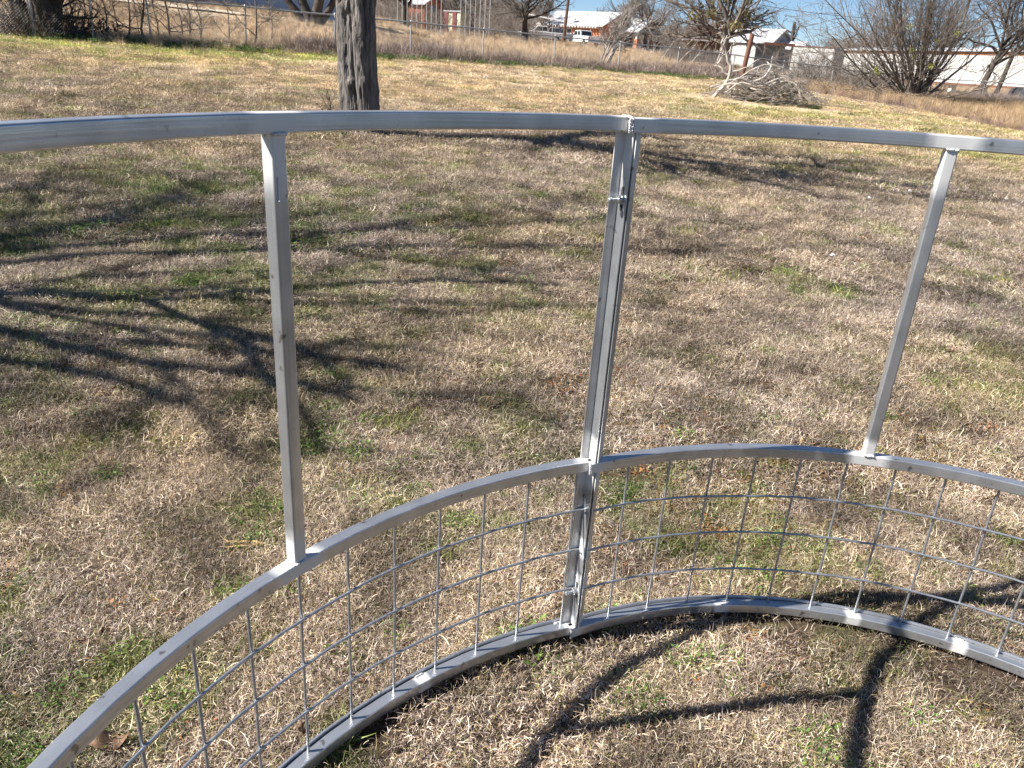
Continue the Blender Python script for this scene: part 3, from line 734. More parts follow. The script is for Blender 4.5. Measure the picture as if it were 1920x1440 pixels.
mistletoe([o for o in COL.objects if o.get('label', '').startswith('bare tree with mistletoe above')][0], [(-.9, 0, 4.3), (.3, .2, 5.2), (-1.7, 0, 5.0)], 3, rad=.4, n=80, col=((.16, .18, .06), (.12, .14, .05), (.2, .2, .07)))
t = put_tree(1352, 72, 15, 10.5, .42, 'broad bare tree hung with mistletoe behind the rusty post', mt='twig', n1=18, n2=9, a1=(30, 76), tf=.38, lens=.95, up=.05)
rr_ = np.random.default_rng(2)
mistletoe(t, [(rr_.uniform(-4.8, 2.6), rr_.uniform(-2, 1), rr_.uniform(2.8, 6.5)) for _ in range(15)], 5, rad=.55, n=85, col=((.20, .17, .075), (.15, .13, .06), (.25, .21, .09)))
put_tree(1325, 78, 16, 8.5, .3, 'brown-trunked tree left of the broad mistletoe tree', mt='pole', n1=12)
put_tree(1473, 95, 17, 9.0, .3, 'broken-topped bare trunk behind the grey gable barn', mt='twig_dark', n1=7, n2=4, tf=.6, lens=.45)
put_tree(1205, 125, 18, 12, .35, 'bare tree rising behind the orange brick house roof', mt='twig_far', n1=15, rm=.02)
put_tree(1160, 128, 19, 11, .35, 'bare tree behind the right end of the house ridge', mt='twig_far', n1=15, rm=.02)
# straggly pale tree leaning by the fence
p = gp(1122, 41)
rs_ = np.random.default_rng(44); st = []; RR = []
for q in range(6):
    d = np.array([rs_.uniform(.25, .75), rs_.normal(0, .2), 1.0]); d /= np.linalg.norm(d); c_ = np.array([rs_.normal(0, .12), rs_.normal(0, .12), -.1]); pts = [c_]
    for i in range(7):
        d = d + rs_.normal(0, .12, 3); d /= np.linalg.norm(d); c_ = c_ + d * rs_.uniform(.28, .5); pts.append(c_)
    st.append(pts); RR.append(rs_.uniform(.03, .06) * np.linspace(1.2, .35, 8))
P0 = (np.array(st), np.array(RR))
lv = [P0] + branch_levels(P0, [dict(n=9, l=.42, a=(20, 70), k=6, w=.22, t0=.3, up=.02, rmin=.012), dict(n=7, l=.5, a=(20, 65), k=5, w=.2, rmin=.009), dict(n=4, l=.5, a=(20, 60), k=3, rmin=.006)], rs_)
tree_thing('tree', 'pale straggly small tree leaning right in front of the brick house porch', 'tree', p, lv, [7, 5, 4, 3], M['deadtwig'])
# cut brush leaning in front of the porch
for k, (px, Y, dx, hh) in enumerate(((1232, 58, 1.0, 1.7), (1262, 57, 1.4, 1.6), (1208, 60, .9, 1.5), (1285, 60, 1.5, 1.8))):
    p = gp(px, Y); b = MB(); b.bar((0, 0, -.1), (dx * .55, .2, hh * .5), .032, .024, 6, False); b.bar((dx * .55, .2, hh * .5), (dx, .4, hh * .92), .024, .01, 6)
    for j in range(5):
        t0 = .4 + .12 * j; b.bar((dx * t0 * 1.02, .4 * t0, hh * t0 * .97), (dx * t0 + random.uniform(-.7, .9), random.uniform(-.3, .3), hh * t0 + random.uniform(.3, .9)), .018, .006, 4)
    o = b.obj('dead_limb', M['deadwood']); o.location = p
    tag(o, 'grey leaning dead limb before the dark porch, ' + ['left middle one', 'right middle one', 'leftmost one', 'rightmost one'][k], 'dead limb', 'dead limbs leaning before the porch')

# the wide many-stemmed tree at the right fence
def fan_tree():
    b = gp(1722, 46); r = np.random.default_rng(8)
    root = empty('tree', b, 0, 'wide fan-shaped bare tree of many stems at the right fence', 'tree')
    st = []; RR = []; n = 46
    for k in range(n):
        a = r.uniform(0, 6.28); e = math.radians(r.uniform(8, 86)) if k > 10 else math.radians(r.uniform(60, 88))
        p = np.array([r.normal(0, .22), r.normal(0, .22), -.1]); d = np.array([math.cos(a) * math.cos(e), .5 * math.sin(a) * math.cos(e), math.sin(e)]); d /= np.linalg.norm(d)
        L_ = r.uniform(5.2, 9.0); pts = [p]
        for i in range(8):
            d = d + r.normal(0, .07, 3) + np.array([0, 0, .035]); d /= np.linalg.norm(d); p = p + d * L_ / 8; pts.append(p)
        st.append(pts); RR.append(r.uniform(.03, .075) * np.linspace(1.2, .3, 9))
    P0 = (np.array(st), np.array(RR))
    tr = np.array([[[0, 0, -.3], [.02, 0, .1], [0, .02, .45], [0, 0, .8]]]); 
    V, Fq = tubes(tr, np.array([[.42, .34, .28, .16]]), 14); mesh_obj('trunk', V, Fq, M['twig_dark'], root, smooth=True)
    V, Fq = tubes(*P0, sides=6); mesh_obj('stems', V, Fq, M['twig'], root, smooth=True)
    lv = branch_levels(P0, [dict(n=10, l=.42, a=(15, 60), k=6, w=.15, t0=.12, up=.03, rmin=.013), dict(n=7, l=.45, a=(15, 55), k=4, w=.18, rmin=.008), dict(n=3, l=.5, a=(15, 50), k=3, rmin=.006)], r)
    V, Fq = join([tubes(*lv[i], sides=[4, 3, 3][i]) for i in range(3)]); mesh_obj('crown', V, Fq, M['twig'], root)
    ctr = [(-1.35, -1.3, 2.55), (-1.2, -1.3, 2.25), (-.25, -1.5, 3.05), (-.25, -1.5, 1.85), (-2.9, -1.0, 1.55), (-2.8, -1.1, 1.35), (.9, -1, 3.5), (-1.6, -.8, 3.7)]
    mistletoe(root, ctr, 6, rad=.17, n=110, col=((.38, .40, .05), (.28, .31, .05), (.45, .44, .08)))
fan_tree()
put_tree(1832, 55, 24, 10, .22, 'leaning bare tree right of the wide fan-shaped tree', mt='twig_dark', n1=14, lean=(.28, 0), tf=.45)
put_tree(1868, 58, 25, 10, .18, 'slim bare tree near the right edge behind the fence', mt='twig_dark', n1=12, lean=(.2, 0), tf=.5)
put_tree(1640, 100, 26, 11, .3, 'bare tree behind the long white mobile home', mt='twig', n1=14, rm=.02)
put_tree(1760, 105, 27, 12, .3, 'tall bare tree behind the right end of the mobile home', mt='twig', n1=14, rm=.02)

# tree line: many bare trees far behind, copies of five
PROT = []
for s in range(5):
    PROT.append(bare_tree(80 + s, 8.5, .22, n1=13, n2=8, n3=6, n4=3, rm=.028, tf=.3, a1=(20, 70)))
first = []
k = 0
rt = np.random.default_rng(77)
def far_tree(px, Y, sc):
    global k
    side = 'left of the house' if px < 1040 else ('between house and mobile home' if px < 1500 else 'behind the mobile home')
    lab = 'greyish bare tree in the far tree line ' + side
    loc = gp(px, Y) - Vector((0, 0, .2))
    if k < 5:
        t = tree_thing('bare_tree', lab, 'tree', loc, PROT[k], [6, 4, 3, 3, 3], M['twig_far'], group='bare trees of the far line'); first.append(t); t.scale = (sc,) * 3
    else:
        t = copy_thing(first[k % 5], loc, rt.uniform(0, 6.28), sc, lab)
    t['group'] = 'bare trees of the far line ' + side
    k += 1
for px in np.arange(-60, 2000, 17):
    Y = rt.uniform(150, 190)
    sc = rt.uniform(.85, 1.15) * (0.78 if 1000 < px < 1110 else 1.0) * (1.25 if px < 980 else 1) * (.92 if 1430 < px < 1560 else 1.05)
    far_tree(px + rt.uniform(-7, 7), Y, sc)
for px in (708, 722, 738, 800, 822, 850, 872, 925, 940, 955, 1012, 1290, 1310, 1400, 1440, 1500, 1520, 1548, 1590, 1680, 1800, 1900):
    far_tree(px, rt.uniform(108, 130), rt.uniform(.7, 1.0) * (.55 if 1430 < px < 1560 else 1))
# undergrowth: a low thicket that reads as one mass
def thicket(name, label, pxr, Yr, H, n, seed, mt):
    r = np.random.default_rng(seed); px = r.uniform(*pxr, n); Y = r.uniform(*Yr, n)
    X = np.array([az(p) for p in px]) * Y; Zt = terrain(X, Y, False)
    P = np.zeros((n, 5, 3)); P[:, 0] = np.stack([X, Y, Zt - .1], 1); d = np.stack([r.normal(0, .35, n), r.normal(0, .35, n), np.ones(n)], 1)
    L_ = H * r.uniform(.4, 1.1, n) * (0.6 + .8 * vnoise(px * .03, Y * 0, seed))
    for i in range(1, 5):
        d = d / np.linalg.norm(d, axis=1, keepdims=True); P[:, i] = P[:, i - 1] + d * (L_ / 4)[:, None]; d = d + r.normal(0, .25, d.shape)
    lv = [(P, np.repeat((np.full(n, .025) * H / 3)[:, None], 5, 1) * np.linspace(1, .4, 5))]
    lv += branch_levels(lv[0], [dict(n=5, l=.45, a=(25, 70), k=3, t0=.2, rmin=.014 * H / 3)], r)
    V, Fq = join([tubes(*l, sides=3) for l in lv]); o = mesh_obj(name, V, Fq, M[mt]); tag(o, label, 'brush', kind='stuff')
thicket('far_brush', 'grey brown undergrowth filling the gaps of the far tree line', (-80, 1990), (125, 200), 4.5, 5200, 1, 'twig_far')
thicket('yard_brush', 'bare thicket between the red shed and the brick house', (690, 1010), (88, 104), 3.2, 700, 2, 'twig_far')
thicket('fence_brush', 'leafless brush along the fence left of the mobile homes', (1480, 1700), (54, 62), 2.0, 520, 3, 'twig')
thicket('house_brush', 'grey thicket between the brick porch and the white shed', (1240, 1340), (66, 90), 2.0, 380, 4, 'twig')

# ------------------------------------------------------------------ weeds on the fence line and the field beyond
def weeds():
    TALL = [(0.50, 0.38, 0.24), (0.58, 0.46, 0.31), (0.38, 0.27, 0.17), (0.44, 0.36, 0.29), (0.22, 0.14, 0.10)]
    pr = []
    for s in range(4): pr.append(blade_clump('k', 110, .16, .22, .55, .006, (62, 16), TALL, [3, 3, 2, 2, 1], M['straw'], 600 + s, .45, 3))
    for s in range(3): pr.append(blade_clump('k', 130, .22, .12, .40, .006, (45, 25), [(0.22, .16, .13), (.30, .23, .19), (.14, .10, .085), (.35, .30, .27)], [3, 3, 2, 2], M['straw'], 700 + s, 1.2, 4))
    for s in range(3): pr.append(leaf_clump('k', 150, .18, .055, [(.08, .14, .04), (.12, .18, .05), (.06, .10, .03), (.18, .21, .08)], M['leafm'], 800 + s, (35, 25), .14))
    P = []; I = []; Sx = []; T = []
    def add(X, Y, idx, s, t):
        P.append(np.stack([X, Y, terrain(X, Y)], 1)); I.append(idx); Sx.append(s); T.append(t)
    # field
    n = 30000; u = rng.uniform(-.75, .85, n); off = rng.uniform(0, 1, n) ** 1.9 * 75 + .3; df = fence_y(u); Y = df + off; X = u * Y
    rk = ~((off > 3) & (fbm(X * .2, Y * .2, 4) > .62)); X, Y, off, u = X[rk], Y[rk], off[rk], u[rk]; n = len(X)
    c = (0.75 + .75 * fbm(X * .3, Y * .3, 12)[:, None] * np.array([1, .96, .88])) * rng.choice([.45, .8, 1.0, 1.3], (n, 1), p=[.22, .28, .3, .2])
    add(X, Y, rng.integers(0, 4, n), rng.uniform(.55, 1.0, n) * (1 + off / 90) * np.where(u < -.1, .62, .85), c)
    # dark tangled weeds close to the fence
    n = 8000; u = rng.uniform(-.6, .80, n); df = fence_y(u); off = rng.normal(1.1, .9, n); den = sm(.35, .6, fbm(u * 14, u * 0, 31)); k = rng.uniform(0, 1, n) < .25 + den; u, df, off = u[k], df[k], off[k]
    Y = df + off; X = u * Y; n = len(X); hm = (.75 + .5 * fbm(u * 20, u * 0, 35))
    lf = sm(-.26, -.36, u); add(X, Y, np.where(rng.uniform(0, 1, n) < lf * .7, rng.integers(0, 4, n), rng.integers(4, 7, n)), rng.uniform(.7, 1.3, n) * hm * 1.5 * (1 - .6 * lf), np.ones((n, 3)) * rng.uniform(.5, 1.5, (n, 1)) * (1 + .3 * lf[:, None]))
    # brown heads between post and pile at the right: tall stand at the right edge
    n = 9000; u = rng.uniform(.33, .80, n); Y = rng.uniform(20, 50, n); lim0 = np.interp(u, [.30, .35, .48, .56, .68, .8], [43, 38.5, 34, 30, 23.5, 20]); lim = lim0 + 3 * (fbm(u * 16, u * 0, 42) - .5); k = Y > lim; u, Y, lim0 = u[k], Y[k], lim0[k]; X = u * Y; n = len(X)
    br = rng.uniform(0, 1, n) < sm(8, 1, Y - lim0) * .8
    add(X, Y, np.where(br, rng.integers(4, 7, n), rng.integers(0, 4, n)), rng.uniform(.6, 1.1, n), np.where(br[:, None], np.array([1.35, 1.25, 1.2]), np.array([1, .93, .82])) * rng.choice([.45, .8, 1.0, 1.3], (n, 1), p=[.25, .3, .3, .15]) * (.7 + .6 * fbm(X * .9, Y * .5, 88)[:, None]))
    # green weeds at the fence foot
    n = 3600; u = rng.uniform(-.6, .36, n); df = fence_y(u); off = -rng.uniform(0, 1, n) ** 1.6 * (1.0 + 1.6 * vnoise(u * 30, u * 0, 5)) + .35
    off = np.where((u > .08) & (u < .26), off * 2.2, off)
    k = rng.uniform(0, 1, n) < np.where((u > .06) & (u < .27), 1, np.where(u < -.18, .4, .6)) * sm(.36, .6, fbm(u * 26, off * 1.5, 52)) ; u, df, off = u[k], df[k], off[k]
    Y = df + off; X = u * Y; n = len(X)
    add(X, Y, rng.integers(7, 10, n), rng.uniform(.45, 1.05, n), np.ones((n, 3)) * rng.uniform(.7, 1.25, (n, 1)))
    # green round the brush pile
    n = 60; a = rng.uniform(0, 6.28, n); X = PILE.x + .7 + np.cos(a) * 1.1; Y = PILE.y - .3 + np.sin(a) * .5
    add(X, Y, rng.integers(7, 10, n), rng.uniform(.3, .6, n), np.ones((n, 3)))
    P_ = np.concatenate(P); n = len(P_)
    scatter('tall_dry_weeds', P_, rng.uniform(0, 6.28, n), np.concatenate(Sx), np.concatenate(I), np.concatenate(T), pr, 'tall dry grass and tangled weeds along the chain link fence and over the field', 'weeds')
weeds()

# ------------------------------------------------------------------ chain link fence
def chain_fence():
    posts = [(-60, 20.8), (60, 21.6), (172, 22.6), (283, 24), (460, 26), (627, 28), (770, 30), (905, 32.5), (1040, 35), (1160, 38), (1268, 41), (1372, 44), (1465, 46.7), (1560, 49), (1650, 51), (1745, 52), (1845, 52), (1940, 51)]
    pts = [gp(px, Y) for px, Y in posts]
    root = empty('chain_link_fence', pts[6], 0, 'sagging old chain link fence on pipe posts between lawn and dry field', 'fence')
    o0 = pts[6]; H = 1.2
    pm = None
    rr = random.Random(5)
    for i, p in enumerate(pts):
        b = MB(); ln = Vector((rr.uniform(-.05, .06), rr.uniform(-.03, .03), 0))
        if i in (14,): ln = Vector((.4, 0, 0))
        r_ = .034 if i % 5 == 0 else .027
        b.bar((0, 0, -.2), (ln.x, ln.y, H + .02), r_, None, 8); b.bar((ln.x, ln.y, H + .02), (ln.x, ln.y, H + .07), r_ * 1.2, r_ * .5, 8)
        q = b.obj('post', M['fence'], root, smooth=False); q.location = p - o0
    for a, c in zip(pts[:-1], pts[1:]):
        A = a - o0 + Vector((0, 0, H)); B = c - o0 + Vector((0, 0, H)); b = MB()
        Mid = (A + B) / 2 - Vector((0, 0, rr.uniform(0, .02)))
        b.bar(A, Mid, .026, None, 8, False); b.bar(Mid, B, .026, None, 8, False)
        b.obj('top_rail', M['fence'], root)
    V = []; k = 0; P = []
    for a, c in zip(pts[:-1], pts[1:]):
        A = a - o0; B = c - o0; L_ = (B - A).length; n = int(L_ / .075)
        for i in range(n):
            for s in (1, -1):
                t0 = i / n; t1 = t0 + s * H / L_; z0, z1 = 0.02, H - .02
                if t1 > 1: z1 = z0 + (z1 - z0) * (1 - t0) / (t1 - t0); t1 = 1
                if t1 < 0: z1 = z0 + (z1 - z0) * (0 - t0) / (t1 - t0); t1 = 0
                P.append([A.lerp(B, t0) + Vector((0, -.03, z0)), A.lerp(B, t1) + Vector((0, -.03, z1))])
    P = np.array([[list(a), list(b)] for a, b in P])
    V, Fq = tubes(P, np.full((len(P), 2), .0021), 3)
    o = mesh_obj('chain_link_mesh', V, Fq, M['link'], root); o['kind'] = 'stuff'
chain_fence()

# second line of pale posts and rail in front of the barn road
p0, p1 = gp(212, 33), gp(640, 42)
pass

# ------------------------------------------------------------------ road and barn at the left
def strip(name, pxy, width, mt, kind='structure', zoff=.03):
    P = [gp(px, Y) for px, Y in pxy]; C = []
    for a, b in zip(P[:-1], P[1:]):
        for t in np.linspace(0, 1, 14, endpoint=False): C.append(a.lerp(b, t))
    C.append(P[-1]); V = []
    for i, c in enumerate(C):
        for s in (-.5, -.17, .17, .5):
            q = c + Vector((0, s * width, 0)); q.z = float(terrain(q.x, q.y)) + zoff; V.append(q)
    Fq = [(i * 4 + j, i * 4 + j + 4, i * 4 + j + 5, i * 4 + j + 1) for i in range(len(C) - 1) for j in range(3)]
    o = mesh_obj(name, V, Fq, M[mt]); tag(o, kind=kind); return o
strip('road', [(200, 43.5), (330, 43.0), (480, 43.5), (700, 45)], 1.3, 'dirt', zoff=.10)

def barn():
    root = empty('barn', gp(430, 52), 0, 'long pale blue corrugated steel barn above the field at the left', 'barn')
    o0 = root.location
    A = gp(180, 47) - o0; B = gp(668, 57.5) - o0; A.z -= .3; B.z -= .3
    d = Vector((B.x - A.x, B.y - A.y, 0)); L_ = d.length; d.normalize(); nrm = Vector((d.y, -d.x, 0)); H = 4.2
    # corrugated sheets, each 0.9 m wide with ribs
    nsh = int(L_ / .95)
    for i in range(nsh):
        V = []; F_ = []; m_ = 19; a0 = i / nsh
        for j in range(m_):
            t = a0 + j / (m_ - 1) / nsh; rib = .022 if j % 3 == 1 else 0
            q = A + d * (t * L_); q.z = A.z + (B.z - A.z) * t; q += nrm * rib
            V += [q, Vector((q.x, q.y, max(A.z, B.z) + H))]
        F_ = [(2 * j, 2 * j + 2, 2 * j + 3, 2 * j + 1) for j in range(m_ - 1)]
        mesh_obj('wall_sheet', V, F_, M['bluebarn'], root)
    b = MB(); z0 = min(A.z, B.z) - .3; zt = max(A.z, B.z) + H - .05
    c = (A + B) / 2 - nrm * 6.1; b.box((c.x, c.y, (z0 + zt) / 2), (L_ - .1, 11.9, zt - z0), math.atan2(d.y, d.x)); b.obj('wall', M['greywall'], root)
    b = MB(); b.prism([(.6, 0), (.6, .12), (-6.1, 1.9), (-12.8, .12), (-12.8, 0), (-6.1, 1.75)], Vector((A.x, A.y, zt + .05)) - d * .3, Vector((B.x, B.y, zt + .05)) + d * .3, nrm, (0, 0, 1)); b.obj('roof', M['whiteroof'], root)
barn()

# ------------------------------------------------------------------ far buildings
def building(name, label, cat, loc, rz):
    return empty(name, loc, rz, label, cat)

def gable_house(root, L, W, H, rise, wall, roof, end=None, over=.35, thick=.12):
    """long axis X, origin at the near left foot corner of the long wall (y=0), depth +Y"""
    b = MB(); b.box((L / 2, .1, H / 2 - .4), (L, .2, H + .8)); b.obj('wall', wall, root)
    b = MB(); b.box((L / 2, W - .1, H / 2 - .4), (L, .2, H + .8)); b.obj('wall', wall, root)
    for x in (.1, L - .1):
        b = MB(); s = .1; b.prism([(.2, -.8), (W - .2, -.8), (W - .2, H - .02), (W / 2, H + rise - .05), (.2, H - .02)], (x - s, 0, 0), (x + s, 0, 0), (0, 1, 0), (0, 0, 1)); b.obj('end_wall', end or wall, root)
    sl = rise / (W / 2)
    for s in (0, 1):
        y0 = -over; z0 = H - sl * over
        poly = [(y0, z0), (W / 2, H + rise), (W / 2, H + rise + thick), (y0, z0 + thick)]
        if s: poly = [(W - a, c) for a, c in poly][::-1]
        b = MB(); b.prism(poly, (-over, 0, 0), (L + over, 0, 0), (0, 1, 0), (0, 0, 1)); b.obj('roof', roof, root)

def window(root, x, z, w_, h_, y=0, frame='whitepaint', side=None):
    """on the long wall (facing -Y) or on the end wall at x=side facing +-X"""
    b = MB(); g = MB()
    if side is None:
        for dx in (-w_ / 2, w_ / 2): b.box((x + dx, y - .03, z), (.08, .08, h_ + .08))
        for dz in (-h_ / 2, 0, h_ / 2): b.box((x, y - .032, z + dz), (w_ - .085, .07, .07))
        g.box((x, y - .008, z), (w_, .03, h_))
    o = b.obj('window', M[frame], root); g.obj('pane', M['glass'], o)

def house():
    C = gp(1121, 120); al = R_(145)      # long wall runs back to the left
    # local frame: X along the long wall from far-left end to the near corner
    L_, W = 10.2, 9.6
    d = Vector((math.cos(R_(-35)), math.sin(R_(-35)), 0))
    org = C - d * L_; root = building('brick_house', 'orange brick house with white metal roof and grey porch gable', 'house', org, R_(-35))
    gable_house(root, L_, W, 2.75, 1.9, M['brick'], M['whiteroof'], M['brick'], over=.6)
    for x, w_ in ((2.4, .9), (4.9, .9)): window(root, x, 1.55, w_, 1.2)
    # rafter tails under the eave
    for i in range(22):
        b = MB(); b.box((-.4 + i * .48, -.5, 2.40), (.16, .5, .16)); b.obj('rafter_tail', M['whitepaint'], root)
    b = MB(); b.box((6.8, -.03, 1.0), (.95, .09, 2.1)); o = b.obj('door', M['glass'], root)
    b = MB(); b.box((7.75, -.05, 1.0), (.95, .07, 2.1)); b.obj('shutter', M['cream'], root)
    b = MB(); b.bar((8.55, -.12, -.3), (8.55, -.12, 2.6), .06, None, 6); b.obj('downpipe', M['whitepaint'], root)
    # roof clutter
    b = MB(); z = 3.35; b.bar((5.5, .6, 2.9), (5.5, .6, 3.5), .03, None, 6); b.bar((5.5, .6, 3.45), (5.1, .0, 3.9), .02, None, 5)
    b.bar((5.45, .52, 3.35), (5.3, .3, 3.55), .10, .42, 12); b.obj('satellite_dish', M['whitepaint'], root)
    b = MB(); b.bar((7.2, .8, 2.9), (7.2, .8, 4.3), .05, None, 6); b.obj('vent_pipe', M['greywall'], root)
    # porch on the gable side, gable facing +X
    px0, px1 = 10.2, 13.7; y0, y1 = 4.4, 11.6; hz = 2.35; rise = 1.75; ym = (y0 + y1) / 2
    for s in (0, 1):
        poly = [(y0 - .4, hz - .15), (ym, hz + rise), (ym, hz + rise + .1), (y0 - .4, hz - .05)]
        if s: poly = [(y0 + y1 - a, c) for a, c in poly][::-1]
        b = MB(); b.prism(poly, (px0 + .21, 0, 0), (px1 + .3, 0, 0), (0, 1, 0), (0, 0, 1)); b.obj('porch_roof', M['whiteroof'], root)
    n = 15
    for i in range(n):
        ya = y0 + (y1 - y0) * i / n; yb = y0 + (y1 - y0) * (i + 1) / n - .025
        za = hz + rise * (1 - abs(ya - ym) / (ym - y0)) - .02; zb = hz + rise * (1 - abs(yb - ym) / (ym - y0)) - .02
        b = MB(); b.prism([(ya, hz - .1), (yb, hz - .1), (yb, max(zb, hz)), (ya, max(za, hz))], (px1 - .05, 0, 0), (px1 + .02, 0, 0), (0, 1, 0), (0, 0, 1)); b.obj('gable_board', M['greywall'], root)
    for y in (y0 + .15, ym + 1.4, y1 - .15):
        b = MB(); b.box((px1 - .2, y, .55), (.5, .5, 1.6)); o = b.obj('porch_pier', M['brick'], root)
        b = MB(); b.box((px1 - .2, y, 1.80), (.2, .2, .9)); b.obj('porch_post', M['whitepaint'], root)
    b = MB(); b.box(((px0 + px1) / 2 + .1, ym, .05), (px1 - px0 - .1, y1 - y0, .5)); b.obj('porch_floor', M['concrete'], root)
    for y in (5.2, 7.6): 
        b = MB(); b.box((10.24, y, 1.3), (.08, 1.0, 1.3)); b.obj('window', M['glass'], root)
house()

def sheds():
    p = gp(757, 102); root = building('red_shed', 'small red shed with white roof seen behind thin hoop poles', 'shed', p, R_(-33))
    gable_house(root, 3.2, 3.6, 2.3, .9, M['redwall'], M['whiteroof'], M['redwall'], over=.35)
    b = MB(); b.box((1.2, -.03, 1.2), (.9, .06, 1.9)); b.obj('door', M['redwall'], root)
    b = MB(); b.box((3.23, 1.35, 1.25), (.06, 1.0, 1.9)); b.obj('door', M['glass'], root)
    b = MB(); b.box((3.26, 1.15, 1.25), (.05, .45, 1.7)); b.obj('door_panel', M['concrete'], root)
    for i in range(6):
        b = MB(); b.box((3.22, .3 + i * .6, 1.1), (.05, .07, 2.2)); b.obj('batten', M['maroon'], root)
    p = gp(832, 96); root = building('striped_shed', 'small cream and maroon striped metal shed', 'shed', p, R_(-38))
    b = MB(); b.box((1.2, 1.3, 1.05), (2.3, 2.5, 2.3)); b.obj('wall', M['cream'], root)
    for x, w_ in ((.25, .5), (1.55, .55)):
        b = MB(); b.box((x, -.01, 1.05), (w_, .1, 2.28)); b.obj('panel', M['maroon'], root)
    for i, (y, c) in enumerate(((.5, 'cream'), (1.1, 'cream'), (1.75, 'maroon'), (2.3, 'maroon'))):
        b = MB(); b.box((2.38, y, 1.05), (.1, .5, 2.28)); b.obj('panel', M[c], root)
    b = MB(); b.box((1.2, 1.3, 2.26), (2.6, 2.8, .1)); b.obj('roof', M['whiteroof'], root)
    # hoop-framed carport: thin poles under a curved tan roof
    p = gp(745, 76); root = building('carport', 'open carport of thin dark poles under a curved tan roof', 'carport', p, 0)
    e = gp(915, 76) - p; n = 20
    for i in range(n):
        if i in (10, 11, 12): continue
        q = e * (i / (n - 1)); b = MB(); b.bar((q.x, q.y, q.z - .3), (q.x, q.y, 4.62), .035, None, 6); b.obj('pole', M['fence'], root)
    for (a, c, y0, z0) in ((.0, .44, .0, 4.62), (.74, 1.0, 0, 4.55)):
        m_ = int((c - a) * 26)
        for i in range(m_):
            x0 = e.x * (a + (c - a) * i / m_); x1 = e.x * (a + (c - a) * (i + 1) / m_) - .03
            poly = [(2.6 * math.cos(t) + 2.5, z0 + 1.1 * math.sin(t)) for t in np.linspace(math.pi, 0, 9)] + [(2.55 * math.cos(t) + 2.5, z0 - .05 + 1.1 * math.sin(t)) for t in np.linspace(0, math.pi, 9)]
            b = MB(); b.prism(poly, (x0, 0, 0), (x1, 0, 0), (0, 1, 0), (0, 0, 1)); b.obj('roof_panel', M['brownroof'], root)
sheds()

def car_port2():
    p = gp(975, 116); root = building('carport', 'flat white roofed lean-to carport over the parked trucks', 'carport', p, 0)
    e = gp(1076, 112) - p
    b = MB(); b.prism([(-1.5, 0), (1.8, .1), (1.8, .25), (-1.5, .15)], (0, 0, 3.05), (e.x, e.y, e.z + 2.35), (0, 1, 0), (0, 0, 1)); b.obj('roof', M['whiteroof'], root)
    for t in (.02, .5, .98):
        q = e * t; b = MB(); b.bar((q.x, q.y - .9, q.z - .3), (q.x, q.y - .9, 3.0 + (q.z - .7) * t), .05, None, 6); b.obj('post', M['pole'], root)
car_port2()

